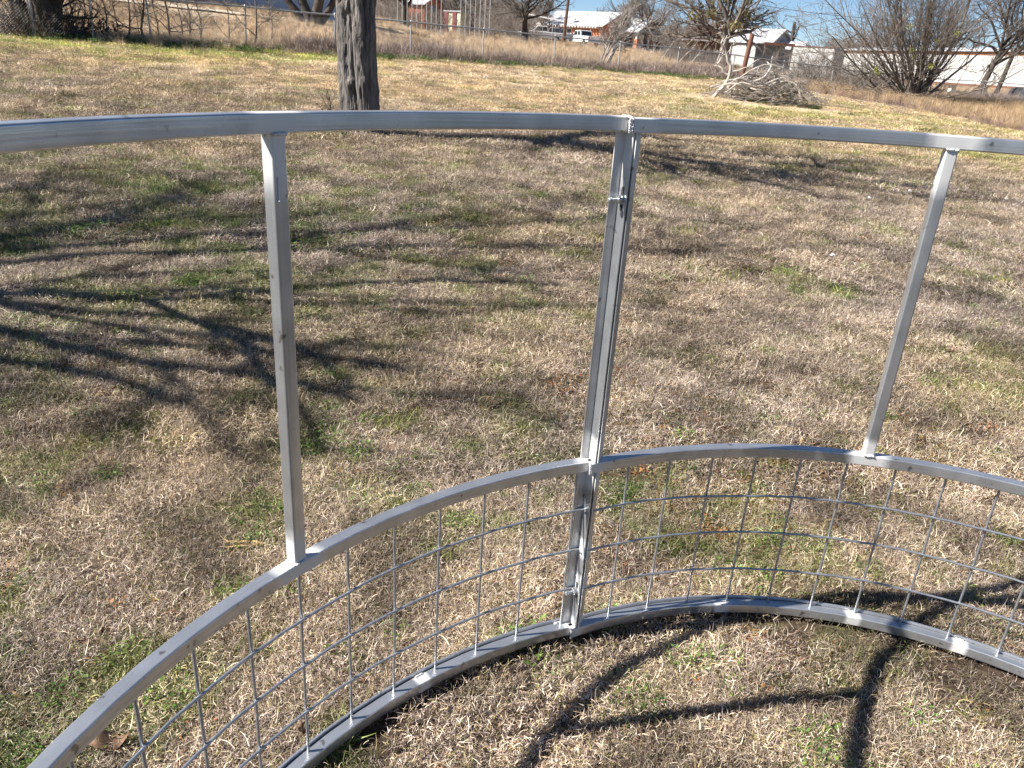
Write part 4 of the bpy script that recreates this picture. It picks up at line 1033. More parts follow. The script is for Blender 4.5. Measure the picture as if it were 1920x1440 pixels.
def vehicle(name, label, loc, rz, paint, kind='pickup', front=None):
    root = building(name, label, 'truck' if kind == 'pickup' else 'car', loc, rz)
    W = 1.9
    if kind == 'pickup':      # length along X, nose at +X
        prof = [(-2.75, .45), (2.7, .45), (2.78, .75), (2.7, 1.05), (1.25, 1.16), (-.55, 1.16), (-2.78, 1.12)]
        cab = [(-.85, 1.16), (1.25, 1.16), (.62, 1.78), (-.62, 1.80)]; wheels = (-1.85, 1.75); wr = .38
    else:
        prof = [(-2.35, .35), (2.3, .35), (2.35, .7), (1.1, .92), (-1.6, .95), (-2.35, .85)]
        cab = [(-1.7, .94), (1.15, .92), (.5, 1.40), (-1.0, 1.42)]; wheels = (-1.45, 1.45); wr = .32
    b = MB(); b.prism(prof, (0, -W / 2, 0), (0, W / 2, 0), (1, 0, 0), (0, 0, 1))
    b.obj('body', M[paint], root, bevel=.06)
    b = MB(); b.prism(cab, (0, -W / 2 + .12, 0), (0, W / 2 - .12, 0), (1, 0, 0), (0, 0, 1)); b.obj('cab', M[paint], root, bevel=.05)
    x0, x1, x2, x3 = cab[0][0], cab[1][0], cab[2][0], cab[3][0]; zt = cab[2][1]; zb = cab[0][1]
    for s in (-1, 1):
        for (a, c) in ((x3 + .05, (x2 + x3) / 2 - .06), ((x2 + x3) / 2 + .06, x2 + .05)):
            b = MB(); y = s * (W / 2 - .11); b.prism([(a - (.08 if a < 0 else 0), zb + .08), (c + (.22 if c > x2 - .1 else 0), zb + .08), (c, zt - .1), (a, zt - .1)], (0, y - .012, 0), (0, y + .012, 0), (1, 0, 0), (0, 0, 1)); b.obj('side_window', M['glass'], root)
        for xx in wheels:
            b = MB(); b.bar((xx, s * (W / 2 - .22), wr), (xx, s * (W / 2 + .01), wr), wr, None, 18); o = b.obj('wheel', M['black'], root)
            b = MB(); b.bar((xx, s * (W / 2), wr), (xx, s * (W / 2 + .03), wr), wr * .55, wr * .5, 12); b.obj('rim', M['chrome'], o)
    # rear window and windscreen, following the slopes
    for (pa, pb, sgn, nm) in ((cab[0], cab[3], -1, 'rear_window'), (cab[1], cab[2], 1, 'windscreen')):
        A = Vector((pa[0], 0, pa[1])).lerp(Vector((pb[0], 0, pb[1])), .12); B = Vector((pa[0], 0, pa[1])).lerp(Vector((pb[0], 0, pb[1])), .85)
        A.x += sgn * .015; B.x += sgn * .015; w2 = W / 2 - .24
        b = MB(); b.add([A + Vector((0, -w2, 0)), A + Vector((0, w2, 0)), B + Vector((0, w2 - .08, 0)), B + Vector((0, -w2 + .08, 0))] + [v + Vector((-sgn * .03, 0, 0)) for v in (A + Vector((0, -w2, 0)), A + Vector((0, w2, 0)), B + Vector((0, w2 - .08, 0)), B + Vector((0, -w2 + .08, 0)))],
                        [(0, 1, 2, 3), (7, 6, 5, 4), (0, 4, 5, 1), (1, 5, 6, 2), (2, 6, 7, 3), (3, 7, 4, 0)]); b.obj(nm, M['glass'], root)
    for xx, nm in ((-2.82 if kind == 'pickup' else -2.38, 'rear_bumper'), (2.8 if kind == 'pickup' else 2.36, 'front_bumper')):
        b = MB(); b.box((xx, 0, .5), (.14, W - .08, .2)); b.obj(nm, M['chrome'], root, bevel=.03)
    for s in (-1, 1):
        b = MB(); b.box((prof[-1][0] + .0, s * (W / 2 - .12), prof[-1][1] - .28), (.06, .16, .32)); b.obj('tail_light', M['redlamp'], root)
        b = MB(); b.box((prof[2][0] - .01, s * (W / 2 - .28), prof[2][1] + .08), (.08, .34, .18)); b.obj('headlight', M['chrome'], root)
    if kind == 'pickup':
        b = MB(); b.box((-1.8, 0, 1.13), (1.75, W - .3, .09)); b.obj('bed_cover', M['black'], root)
    return root
vehicle('pickup_truck', 'white extended cab pickup parked facing away beside the brick house', gp(1089, 106), R_(118), 'whitepaint')
vehicle('pickup_truck', 'dark grey pickup with open bed behind the brown utility pole', gp(1040, 108), R_(160), 'greypaint')
vehicle('pickup_truck', 'old white pickup nose-on left of the dark grey pickup', gp(1010, 105), R_(195), 'whitepaint')
vehicle('parked_car', 'low blue car half hidden under the tree at far left of the yard', gp(978, 108), R_(190), 'bluepaint', 'car')
vehicle('parked_car', 'second dark blue car just right of the tree trunk', gp(996, 114), R_(170), 'bluepaint', 'car')

# utility pole and its line
p = gp(1053, 96); root = empty('utility_pole', p, 0, 'tall brown wooden utility pole in front of the brick house', 'pole')
b = MB(); b.bar((0, 0, -.5), (.45, 0, 11), .19, .13, 12); b.obj('shaft', M['pole'], root)
b = MB(); b.box((.4, 0, 9.8), (2.4, .12, .12)); b.obj('crossarm', M['pole'], root)
A = np.array([p.x + .45, p.y, p.z + 9.6]); B_ = np.array([az(1900) * 70, 70, 8.0 - 1.2]); t = np.linspace(0, 1, 24)[:, None]
ln = A * (1 - t) + B_ * t; ln[:, 2] -= 4 * 1.6 * (t * (1 - t))[:, 0] * 1.4
V, Fq = tubes(ln[None], np.full((1, 24), .022), 4); tag(mesh_obj('overhead_wire', V, Fq, M['black']), 'thin sagging overhead wire crossing the sky at the right', 'wire')
# thin pole left of the house
o = MB().bar((0, 0, -.3), (.1, 0, 5.2), .04, .03, 6).obj('pipe_pole', M['fence']); o.location = gp(1031, 100); tag(o, 'thin grey metal pole left of the utility pole', 'pole')

# ------------------------------------------------------------------ right side buildings
def right_buildings():
    # white shed with steep bright roof and grey gable
    p = gp(1352, 90); root = building('white_barn', 'white metal barn with grey rounded gable behind the rusty post', 'barn', p, R_(-38))
    gable_house(root, 5.0, 5.4, 2.5, 1.3, M['whitewall'], M['whiteroof'], M['greywall'], over=.3)
    b = MB(); b.box((2.4, -.05, 1.2), (2.2, .1, 2.2)); b.obj('door', M['whitewall'], root)
    b = MB(); b.box((4.96, 2.7, 1.1), (.14, 2.6, 2.4)); b.obj('door', M['glass'], root)
    # small roof
    p = gp(1456, 88); root = building('small_shed', 'little white roofed shed between barn and mobile home', 'shed', p, R_(-20))
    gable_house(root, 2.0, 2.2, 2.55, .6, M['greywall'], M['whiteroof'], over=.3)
    # rusty gutter canopy in front
    p = gp(1424, 72); root = building('lean_to', 'dark open lean-to with a rusty front beam left of the mobile home', 'shed', p, 0)
    e = gp(1478, 72) - p
    b = MB(); b.box((e.x / 2, 1.2, 2.45), (e.x, 2.6, .08)); b.obj('roof', M['whiteroof'], root)
    b = MB(); b.box((e.x / 2, -.12, 2.42), (e.x + .1, .1, .22)); b.obj('front_beam', M['rust'], root)
    for x in (.1, e.x * .5, e.x - .1):
        b = MB(); b.box((x, 0, 1.1), (.14, .14, 2.5)); b.obj('post', M['wood'], root)
    b = MB(); b.box((e.x / 2, 2.4, 1.1), (e.x, .1, 2.6)); b.obj('back_wall', M['greywall'], root)
    b = MB(); b.box((e.x * .45, .4, .9), (.35, .3, 1.9)); b.obj('freezer', M['whitewall'], root)
    # short white trailer
    p = gp(1478, 70); root = building('trailer', 'short white box trailer with rust along its top edge', 'trailer', p, R_(-36))
    n = 8; L_ = 3.3
    for i in range(n):
        b = MB(); b.box((L_ * (i + .5) / n, 0, 1.35), (L_ / n - .012, .08, 2.2)); b.obj('side_panel', M['whitewall'], root)
    b = MB(); b.box((L_ / 2, 1.25, 1.35), (L_ - .02, 2.4, 2.18)); b.obj('body', M['whitewall'], root)
    b = MB(); b.box((L_ + .04, 1.2, 1.35), (.06, 2.4, 2.2)); b.obj('end_panel', M['greywall'], root)  # white end turned from the sun, its shade put into the grey
    b = MB(); b.box((L_ / 2, -.02, 2.49), (L_ + .1, .14, .07)); b.obj('trim', M['rust'], root)
    # second, grey-sided part and the long white mobile home
    p = gp(1575, 84); root = building('mobile_home', 'long white mobile home with orange brown trim behind the fan-shaped tree', 'mobile home', p, 0)
    e = gp(2010, 57) - p; L_ = math.hypot(e.x, e.y); root.rotation_euler = (0, 0, math.atan2(e.y, e.x)); z0 = .35
    n = 34
    for i in range(n):
        mt = 'whitewall'
        b = MB(); b.box((L_ * (i + .5) / n, 0, z0 + 1.25), (L_ / n - .015, .08, 2.1)); b.obj('siding_panel', M[mt], root)
    b = MB(); b.box((L_ / 2, 1.75, z0 + 1.2), (L_, 3.4, 2.1)); b.obj('body', M['whitewall'], root)
    b = MB(); b.box((L_ / 2, -.03, z0 + 2.42), (L_, .1, .22)); b.obj('top_trim', mat('orange_brown_trim', (.42, .2, .1), .7, c2=(.3, .14, .07), scale=2), root)
    b = MB(); b.box((L_ / 2, -.03, z0 + .12), (L_, .1, .14)); b.obj('bottom_trim', M['rust'], root)
    b = MB(); b.prism([(-.3, z0 + 2.55), (1.7, z0 + 2.85), (3.7, z0 + 2.55), (3.7, z0 + 2.62), (1.7, z0 + 2.93), (-.3, z0 + 2.62)], (-.2, 0, 0), (L_ + .2, 0, 0), (0, 1, 0), (0, 0, 1)); b.obj('roof', M['whiteroof'], root)
    for i in range(8):
        b = MB(); b.box((L_ * (i + .5) / 8, .4, z0 - .2), (.4, .4, .6)); b.obj('pier', M['concrete'], root)
    b = MB(); b.box((L_ * .43, -.06, z0 + 1.15), (.9, .06, 1.85)); b.obj('door', M['greywall'], root)
    b = MB(); b.box((L_ * .43, -.6, z0 - .1), (1.3, 1.0, .35)); b.obj('step', M['wood'], root)
    # black tank at the right edge
    p = gp(1918, 58); root = empty('barrel', p, 0, 'black drum lying before the mobile home at the right edge', 'barrel')
    b = MB(); b.bar((0, -.5, .5), (0, .9, .5), .48, None, 20); b.obj('drum', M['black'], root); b = MB(); b.bar((0, -.52, .5), (0, -.46, .5), .5, None, 20); b.obj('rim', M['fence'], root)
    # broken board fence and junk left of the white barn
    p = gp(1255, 68); root = empty('board_fence', p, 0, 'weathered grey picket boards beyond the field right of the porch', 'fence')
    for i in range(24):
        b = MB(); h = random.uniform(.9, 1.35); b.box((i * .2, random.uniform(-.03, .03), h / 2), (.13, .03, h), M=Matrix.Rotation(random.uniform(-.06, .06), 3, 'Y')); b.obj('board', M['wood'], root)
    for z in (.3, .9):
        b = MB(); b.box((2.3, .05, z), (4.8, .04, .09)); b.obj('rail', M['wood'], root)
    o = MB().bar((0, 0, -.1), (.62, 0, 2.35), .05, .04, 8).obj('leaning_pole', M['deadwood']); o.location = gp(1337, 60); tag(o, 'pale pole leaning right in the dry field behind the fence', 'pole')
    # dark shed under the mistletoe tree
    p = gp(1275, 84); root = building('shed', 'low dark open shed under the mistletoe tree', 'shed', p, R_(-8))
    b = MB(); b.box((2.4, 1.6, 2.05), (5.0, 3.2, .08)); b.obj('roof', M['whiteroof'], root)
    b = MB(); b.box((2.4, 2.9, 1.0), (4.8, .1, 2.2)); b.obj('back_wall', M['wood'], root)
    for x in (.1, 1.7, 3.2, 4.7):
        b = MB(); b.bar((x, .1, -.2), (x, .1, 2.0), .08, None, 7); b.obj('post', M['pole'], root)
    # low bricks / edging in front of fan tree
    for k, (px, Y, L2) in enumerate(((1612, 40, 1.6), (1665, 38.5, 2.6))):
        o = MB().box((0, 0, .05), (L2, .22, .16)).obj('timber', M['dirt']); o.location = gp(px, Y); o.rotation_euler = (0, 0, -.12)
        tag(o, ['short', 'longer'][k] + ' pale orange timber lying in the weeds before the fan-shaped tree', 'timber')
right_buildings()

# ------------------------------------------------------------------ rusty post, dead tree, brush pile
p = gp(1388, 29.5); o = MB().bar((0, 0, -.3), (.20, 0, 1.95), .085, .08, 14).obj('rusty_post', M['rust'], smooth=False); o.location = p
tag(o, 'thick rusty pipe post standing behind the brush pile', 'post')
def dead_tree():
    base = gp(1352, 25.7); r = np.random.default_rng(19)
    root = empty('dead_tree', base, 0, 'bleached forked dead branch standing at the left of the brush pile', 'dead branch')
    def wig(pts, n=10, s=.025):
        pts = np.array(pts, float); t = np.linspace(0, len(pts) - 1, n); out = np.stack([np.interp(t, np.arange(len(pts)), pts[:, q]) for q in range(3)], 1)
        out[1:-1] += r.normal(0, s, (n - 2, 3)); return out
    K = [([(-.12, 0, .0), (.12, .02, .32), (.25, 0, .55), (.27, 0, .95), (.12, 0, 1.12), (.05, 0, 1.35)], .06, .03),
         ([(.26, 0, .7), (.05, .05, .82), (-.12, .05, 1.0), (-.02, .05, 1.2), (.1, 0, 1.28)], .035, .014),
         ([(.24, 0, 1.0), (.2, 0, 1.22), (.02, 0, 1.32), (-.22, 0, 1.36)], .025, .009),
         ([(.05, 0, 1.35), (-.1, 0, 1.5), (-.05, 0, 1.75), (-.25, 0, 1.95)], .028, .01),
         ([(-.05, 0, 1.62), (.1, 0, 1.8), (.05, 0, 1.98)], .018, .007), ([(.28, 0, .8), (.6, -.1, .82), (.8, -.1, 1.0), (1.0, -.1, 1.18), (1.2, 0, 1.15)], .028, .008),
         ([(.2, 0, .5), (.5, -.1, .62), (.8, -.1, .6)], .035, .015), ([(-.25, 0, 1.95), (-.1, 0, 2.05), (-.2, 0, 2.2)], .012, .005), ([(.05, 0, 1.3), (.25, 0, 1.45), (.3, 0, 1.7)], .016, .006)]
    P = np.array([wig(k[0]) for k in K]); R = np.array([np.linspace(k[1], k[2], 10) for k in K])
    V, Fq = tubes(P[:1], R[:1], 10); mesh_obj('trunk', V, Fq, M['deadwood'], root, smooth=True)
    V, Fq = tubes(P[1:], R[1:], 7); lv = branch_levels((P[1:], R[1:]), [dict(n=5, l=.28, a=(25, 70), k=4, rmin=.006, t0=.4)], r); V2, F2 = tubes(*lv[0], sides=4)
    V, Fq = join([(V, Fq), (V2, F2)]); mesh_obj('branches', V, Fq, M['deadwood'], root, smooth=True)
dead_tree()
def brush_pile():
    r = np.random.default_rng(23); c = gp(1432, 26); k = 0
    lab = {0: 'thick bleached branch lying in the brush pile', 1: 'thin'}
    def curvy(n, kk, L, spread, zf, el):
        P = np.zeros((n, kk, 3)); a = r.uniform(-.5, .5, n) + np.where(r.uniform(0, 1, n) < .5, 0, np.pi) + .2; x = r.normal(0, spread, n); y = r.normal(0, .45, n)
        hmax = .85 * np.exp(-(x / 1.0) ** 2) + .1
        z = r.uniform(0, 1, n) * hmax * zf
        P[:, 0] = np.stack([x, y, z], 1); d = np.stack([np.cos(a), np.sin(a) * .6, r.normal(el, .2, n)], 1); l = L * r.uniform(.5, 1.2, n)
        for i in range(1, kk):
            d = d + r.normal(0, .22, d.shape); d /= np.linalg.norm(d, axis=1, keepdims=True); P[:, i] = P[:, i - 1] + d * (l / (kk - 1))[:, None]
        P[..., :2] -= (P[:, kk // 2, :2] - P[:, 0, :2])[:, None]
        top = 1.0 * np.exp(-(P[..., 0] / 1.15) ** 2) + .06
        P[..., 2] = np.clip(P[..., 2], .01, None); P[..., 2] = np.where(P[..., 2] > top, top + (P[..., 2] - top) * .25, P[..., 2])
        return P
    root = empty('brush_pile', c, 0, 'heap of bleached cut branches and grey twigs on bare sandy ground', 'brush pile')
    P = curvy(46, 9, 1.5, .55, .9, .12); R = r.uniform(.02, .042, 46)[:, None] * np.linspace(1, .45, 9)[None]; P[..., 0] -= .15
    for i in range(46):
        V, Fq = tubes(P[i:i + 1], R[i:i + 1], 7); o = mesh_obj('branch', V, Fq, M['deadwood'], root, smooth=True)
    P = curvy(300, 7, .95, .75, 1.0, .15); P[..., 0] += .25; R = r.uniform(.007, .016, 300)[:, None] * np.linspace(1, .4, 7)[None]
    lv = [(P, R)] + branch_levels((P, R), [dict(n=5, l=.45, a=(20, 60), k=4, rmin=.005, up=.03)], r)
    V, Fq = join([tubes(*lv[0], sides=5), tubes(*lv[1], sides=3)]); V[:, 2] = np.maximum(V[:, 2], 0)
    o = mesh_obj('twigs', V, Fq, M['deadtwig'], root); o['kind'] = 'stuff'
brush_pile()
# dead sticks in weeds right of pile
r = np.random.default_rng(29); n = 90; P = np.zeros((n, 5, 3)); P[:, 0] = np.stack([r.normal(0, 1.6, n), r.normal(0, .5, n), r.uniform(0, .2, n)], 1); a = r.uniform(0, 6.28, n); d = np.stack([np.cos(a), np.sin(a) * .5, r.uniform(0, .4, n)], 1)
for i in range(1, 5):
    d = d + r.normal(0, .25, d.shape); d /= np.linalg.norm(d, axis=1, keepdims=True); P[:, i] = P[:, i - 1] + d * .28
P[..., 2] = np.maximum(P[..., 2], .02)
V, Fq = tubes(P, np.full((n, 5), .014), 4); o = mesh_obj('fallen_sticks', V, Fq, M['twig'], smooth=True); o.location = gp(1590, 42); tag(o, 'scatter of dark fallen sticks in the weeds left of the fan-shaped tree', 'sticks', kind='stuff')
# dark mound of leaves behind the fence at the left
r = np.random.default_rng(30)
o = leaf_clump('leaf_mound', 900, .75, .10, [(.05, .04, .03), (.09, .065, .045), (.03, .025, .02)], mat_blade('dark_leaf', .1, tint=False), 31, (20, 30), .45); COL.objects.link(o); o.location = gp(178, 23.4); tag(o, 'dark heap of leaves behind the fence right of the shaggy tree', 'leaf heap', kind='stuff')

# ------------------------------------------------------------------ the feeder
CL, RL = Vector((0.7301, 0.4456)), 1.3315
CR, RRr = Vector((0.7774, 0.6962)), 1.1162
T_ = .029
feeder = empty('round_feeder', (0.202, 1.672, 0), 0, 'galvanised round hay feeder of bolted curved panels with square wire mesh below', 'hay feeder')
FO = feeder.location.copy()
def fo(p): return Vector(p) - FO
SECT = []
def rsec(w_, h_, r=.0035, n=3):
    out = []
    for (cx, cz, a0) in ((w_ - r, h_ - r, 0), (r, h_ - r, 90), (r, r, 180), (w_ - r, r, 270)):
        for k in range(n + 1):
            a = math.radians(a0 + 90 * k / n); out.append((cx + r * math.cos(a), cz + r * math.sin(a)))
    return out
def sweep_arc(name, C, Rad, a0, a1, z0, w_, h_, welds, step=.6, zf=None, rad=.0035, lab=None, facet=0.0003):
    """square tube bent along an arc: radial width w_ outward from Rad, height h_ from z0"""
    sec = rsec(w_, h_, rad); n = max(4, int(abs(a1 - a0) / step)); V = []; al = []; ac = []; sp = []; m_ = len(sec)
    per = np.cumsum([0] + [math.hypot(sec[(i + 1) % m_][0] - sec[i][0], sec[(i + 1) % m_][1] - sec[i][1]) for i in range(m_)])
    for i in range(n + 1):
        a = a0 + (a1 - a0) * i / n; ar = math.radians(a); e = Vector((math.cos(ar), math.sin(ar), 0))
        wob = facet * math.sin(a * 1.9) * 1.2; zz = z0 + (zf(a) if zf else 0)
        s = 0
        for wa, ww in welds: s = max(s, math.exp(-(((a - wa) * math.pi / 180 * Rad) / ww) ** 2))
        for j, (u, v) in enumerate(sec):
            p = Vector((C.x, C.y, 0)) + e * (Rad + u + wob); p.z = zz + v; V.append(fo(p)); al.append(ar * Rad); ac.append(per[j]); sp.append(s)
    F_ = [(i * m_ + j, i * m_ + (j + 1) % m_, (i + 1) * m_ + (j + 1) % m_, (i + 1) * m_ + j) for i in range(n) for j in range(m_)]
    if a1 < a0: F_ = [f[::-1] for f in F_]
    F_ += [tuple(range(m_)), tuple(range(n * m_, (n + 1) * m_))[::-1]]
    o = mesh_obj(name, V, F_, M['galv'], feeder, smooth=True, attrs=dict(along=al, across=ac, spray=sp))
    fix(o); 
    if lab: o['label'] = lab
    return o
def fix(o, sharp=30):
    bm = bmesh.new(); bm.from_mesh(o.data); bmesh.ops.recalc_face_normals(bm, faces=bm.faces)
    for e in bm.edges:
        if len(e.link_faces) == 2 and e.calc_face_angle(0) > math.radians(50): e.smooth = False
    bm.to_mesh(o.data); bm.free()
    md = o.modifiers.new('weighted', 'WEIGHTED_NORMAL'); md.keep_sharp = True; md.weight = 100
LEND, REND = 196.0, 38.0; LJ, RJ = 112.9, 120.7; UL, UR = 145.75, 81.75
# left panel arcs run from joint to left
wl_top = [(UL, .055), (LJ, .05), (166, .05)]
sweep_arc('top_rail', CL, RL, LJ, LEND, 1.3235, T_, T_ + .001, wl_top)
sweep_arc('mid_rail', CL, RL, LJ, LEND, .526, T_, T_, [(UL, .05), (LJ, .04)])
sweep_arc('bottom_rail', CL, RL, LJ, LEND, .022, T_, T_, [(132, .02), (LJ, .03), (150, .02)])
sweep_arc('top_rail', CR, RRr, RJ, REND, 1.3220, T_, T_ + .001, [(UR, .06), (RJ, .075), (60, .05)])
sweep_arc('mid_rail', CR, RRr, RJ, REND, .526, T_, T_, [(UR, .055), (RJ, .05)])
sweep_arc('bottom_rail', CR, RRr, RJ, REND, .022, T_, T_, [(97, .02), (RJ, .03), (78, .02), (64, .02)])
# thin flat lip along the outer edge of the bottom rail, where the mesh is tacked on
for C, Rad, a0, a1 in ((CL, RL, LJ + 1, LEND), (CR, RRr, RJ - 1, REND)):
    sweep_arc('mesh_lip', C, Rad + T_ + .0015, a0, a1, .030, .0055, .028, [], rad=.001)

def square_post(name, C, Rad, a, z0, z1, w_=.027, rot=0, welds=(), rad=.004, off=.001, lean=0):
    sec = rsec(w_, w_, rad); ar = math.radians(a); e = Vector((math.cos(ar), math.sin(ar), 0)); t = Vector((-e.y, e.x, 0)); m_ = len(sec); n = 60; V = []; al = []; ac = []; sp = []
    if rot: Mr = Matrix.Rotation(rot, 3, 'Z'); e2 = Mr @ e; t2 = Mr @ t
    else: e2, t2 = e, t
    c0 = Vector((C.x, C.y, 0)) + e * (Rad + off + w_ / 2)
    for i in range(n + 1):
        z = z0 + (z1 - z0) * i / n; s = 0
        for wz, ww in welds: s = max(s, math.exp(-((z - wz) / ww) ** 2))
        for j, (u, v) in enumerate(sec):
            p = c0 + e2 * (u - w_ / 2) + t2 * (v - w_ / 2); p.z = z; V.append(fo(p)); al.append(z); ac.append(j * .007); sp.append(s)
    F_ = [(i * m_ + j, i * m_ + (j + 1) % m_, (i + 1) * m_ + (j + 1) % m_, (i + 1) * m_ + j) for i in range(n) for j in range(m_)]
    F_ += [tuple(range(m_)), tuple(range(n * m_, (n + 1) * m_))]
    o = mesh_obj(name, V, F_, M['galv'], feeder, smooth=True, attrs=dict(along=al, across=ac, spray=sp)); fix(o); return o
square_post('upright', CL, RL, UL, .5552, 1.3233, welds=((1.32, .085), (.555, .07)))
square_post('upright', CR, RRr, UR, .5552, 1.3218, welds=((1.32, .10), (.555, .05)))
square_post('upright', CL, RL, 178, .5552, 1.3233); square_post('upright', CR, RRr, 50, .5552, 1.3218)

def plate_post(name, A, B, th, z0, z1, welds, slot=None):
    """flat steel flange from plan point A to B, thickness th"""
    A = Vector((*A, 0)); B = Vector((*B, 0)); d = (B - A).normalized(); nrm = Vector((-d.y, d.x, 0)) * th / 2; L_ = (B - A).length
    n = 70; V = []; al = []; ac = []; sp = []; ring = []
    q = [A - nrm, B - nrm, B + nrm, A + nrm]
    for i in range(n + 1):
        z = z0 + (z1 - z0) * i / n; s = 0
        for wz, ww in welds: s = max(s, math.exp(-((z - wz) / ww) ** 2))
        for j, p in enumerate(q): V.append(fo((p.x, p.y, z))); al.append(z); ac.append(j * .02); sp.append(s)
    F_ = [(i * 4 + j, i * 4 + (j + 1) % 4, i * 4 + 4 + (j + 1) % 4, i * 4 + 4 + j) for i in range(n) for j in range(4)] + [(0, 1, 2, 3), (n * 4, n * 4 + 1, n * 4 + 2, n * 4 + 3)]
    o = mesh_obj(name, V, F_, M['galv'], feeder, attrs=dict(along=al, across=ac, spray=sp)); fix(o)
    md = o.modifiers.new('b', 'BEVEL'); md.width = .0008; md.segments = 2
    return o
# joint: left panel's angle (outer flange + flange turned inward), right panel's angle beside it
aj = math.radians(LJ); eL = Vector((math.cos(aj), math.sin(aj))); tL = Vector((-eL.y, eL.x))      # tL points left/near along left panel
JP = CL + eL * (RL + .022)
ar_ = math.radians(RJ); eR = Vector((math.cos(ar_), math.sin(ar_))); tR = Vector((eR.y, -eR.x))   # tR points right along right panel
for (z0, z1, wl) in ((.5555, 1.3230, ((1.32, .10), (.555, .06))), (.0515, .5255, ((.52, .05), (.3, .03), (.19, .03), (.04, .04)))):
    corner = JP + tL * .0035
    inn = Vector((.46, -.888))
    plate_post('joint_post', corner + tL * .0225, corner, .003, z0, z1, wl)
    plate_post('joint_post', corner - Vector(inn) * (-.0016), corner + inn * .033, .003, z0, z1, wl)
    c2 = corner + inn * .017 + Vector((.0048, .0025))
    plate_post('joint_post', c2 + Vector((0, .0)), c2 + inn * .020, .003, z0, z1, wl)
    c3 = c2 + inn * .0015
    plate_post('joint_post', c3 + Vector((.002, 0)), c3 + tR * .0225, .003, z0, z1, wl)
# slots and bolts
def hexbolt(z, sign=1):
    corner = JP + tL * .0035; inn = Vector((.46, -.888)); nr = Vector((-.888, -.46))     # left-facing normal of the inward flange
    c = corner + inn * .017; P = lambda s: fo((c.x + nr.x * s, c.y + nr.y * s, z))
    b = MB(); b.bar(P(.0018), P(.036), .0042, None, 12); b.obj('bolt', M['zinc'], feeder, smooth=False)
    b = MB(); b.bar(P(.0020), P(.0042), .0098, None, 18); b.obj('washer', M['zinc'], feeder)
    b = MB(); b.bar(P(.0042), P(.0125), .0088, None, 6); b.obj('nut', M['zinc'], feeder, bevel=.0007)
    b = MB(); b.bar(P(.028), P(.034), .0066, None, 6); b.obj('bolt_end', M['zinc'], feeder, bevel=.0005)
    # the slot: dark opening around the bolt, taller than wide
    V = []; e = Vector((inn.x, inn.y, 0)); n = 20
    for k in range(n):
        a = 2 * math.pi * k / n; zz = .0062 * math.sin(a) + (.022 if math.sin(a) > 0 else -.018); V.append(fo((c.x + nr.x * .00175, c.y + nr.y * .00175, z)) + e * (.0052 * math.cos(a)) + Vector((0, 0, zz)))
    V2 = [v + Vector((-nr.x * .001, -nr.y * .001, 0)) for v in V]
    mesh_obj('slot', V + V2, [tuple(range(n))] + [(k, (k + 1) % n, n + (k + 1) % n, n + k) for k in range(n)], M['black'], feeder)
hexbolt(1.185); hexbolt(.165)

# weld beads
def bead(pts, r, name='weld_bead', seed=0):
    rr = np.random.default_rng(seed); P = np.array([list(fo(p)) for p in pts], float); n = 26
    t = np.linspace(0, len(P) - 1, n); Q = np.stack([np.interp(t, np.arange(len(P)), P[:, q]) for q in range(3)], 1); Q += rr.normal(0, r * .16, Q.shape)
    R = r * (0.85 + .25 * rr.uniform(0, 1, n)); R[0] = R[-1] = r * .2
    V, Fq = tubes(Q[None], R[None], 7); mesh_obj(name, V, Fq, M['weld'], feeder, smooth=True)
def polar(C, Rad, a, z): 
    q = math.radians(a); return (C.x + Rad * math.cos(q), C.y + Rad * math.sin(q), z)
for C, Rad, u, zt in ((CL, RL, UL, 1.3233), (CR, RRr, UR, 1.3218)):
    da = math.degrees(.0135 / Rad)
    bead([polar(C, Rad, u + da, zt), polar(C, Rad, u - da, zt)], .0032, seed=1)
    bead([polar(C, Rad, u + da, .5555), polar(C, Rad, u - da, .5555)], .0034, seed=2)
    bead([polar(C, Rad + .002, u + da, .5555), polar(C, Rad + .027, u + da, .5555)], .003, seed=3)
    bead([polar(C, Rad + .002, u - da, .5555), polar(C, Rad + .027, u - da, .5555)], .003, seed=4)
jt = CR + eR * RRr
for z0, z1 in ((1.3225, 1.3535), (.526, .556), (.022, .051)):
    for k in range(3 if z0 > 1 else 1):
        o_ = Vector((jt.x - .004 + .003 * k, jt.y - .002)); bead([(o_.x, o_.y, z0), (o_.x, o_.y, z1)], .0026, seed=10 + k)
    bead([(jt.x - .004, jt.y, z1), (jt.x + eR.x * T_ - .004, jt.y + eR.y * T_, z1)], .003 if z0 > 1 else .0022, seed=13)
# paint runs on the uprights
def run(C, Rad, a, da, z0, z1, seed):
    rr = np.random.default_rng(seed); q = [polar(C, Rad - .0002, a + da, z0), polar(C, Rad - .0002, a + da, z1)]
    bead(q, .0011, 'paint_run', seed)
    P = Vector(fo(polar(C, Rad - .0006, a + da, z1))); b = MB(); bm = bmesh.new(); bmesh.ops.create_icosphere(bm, subdivisions=2, radius=.0032); V = [v.co * .7 + P for v in bm.verts]; Fq = [tuple(v.index for v in f.verts) for f in bm.faces]; bm.free()
    mesh_obj('paint_drip', V, Fq, M['weld'], feeder, smooth=True)
run(CL, RL, UL, .28, 1.262, 1.225, 5)

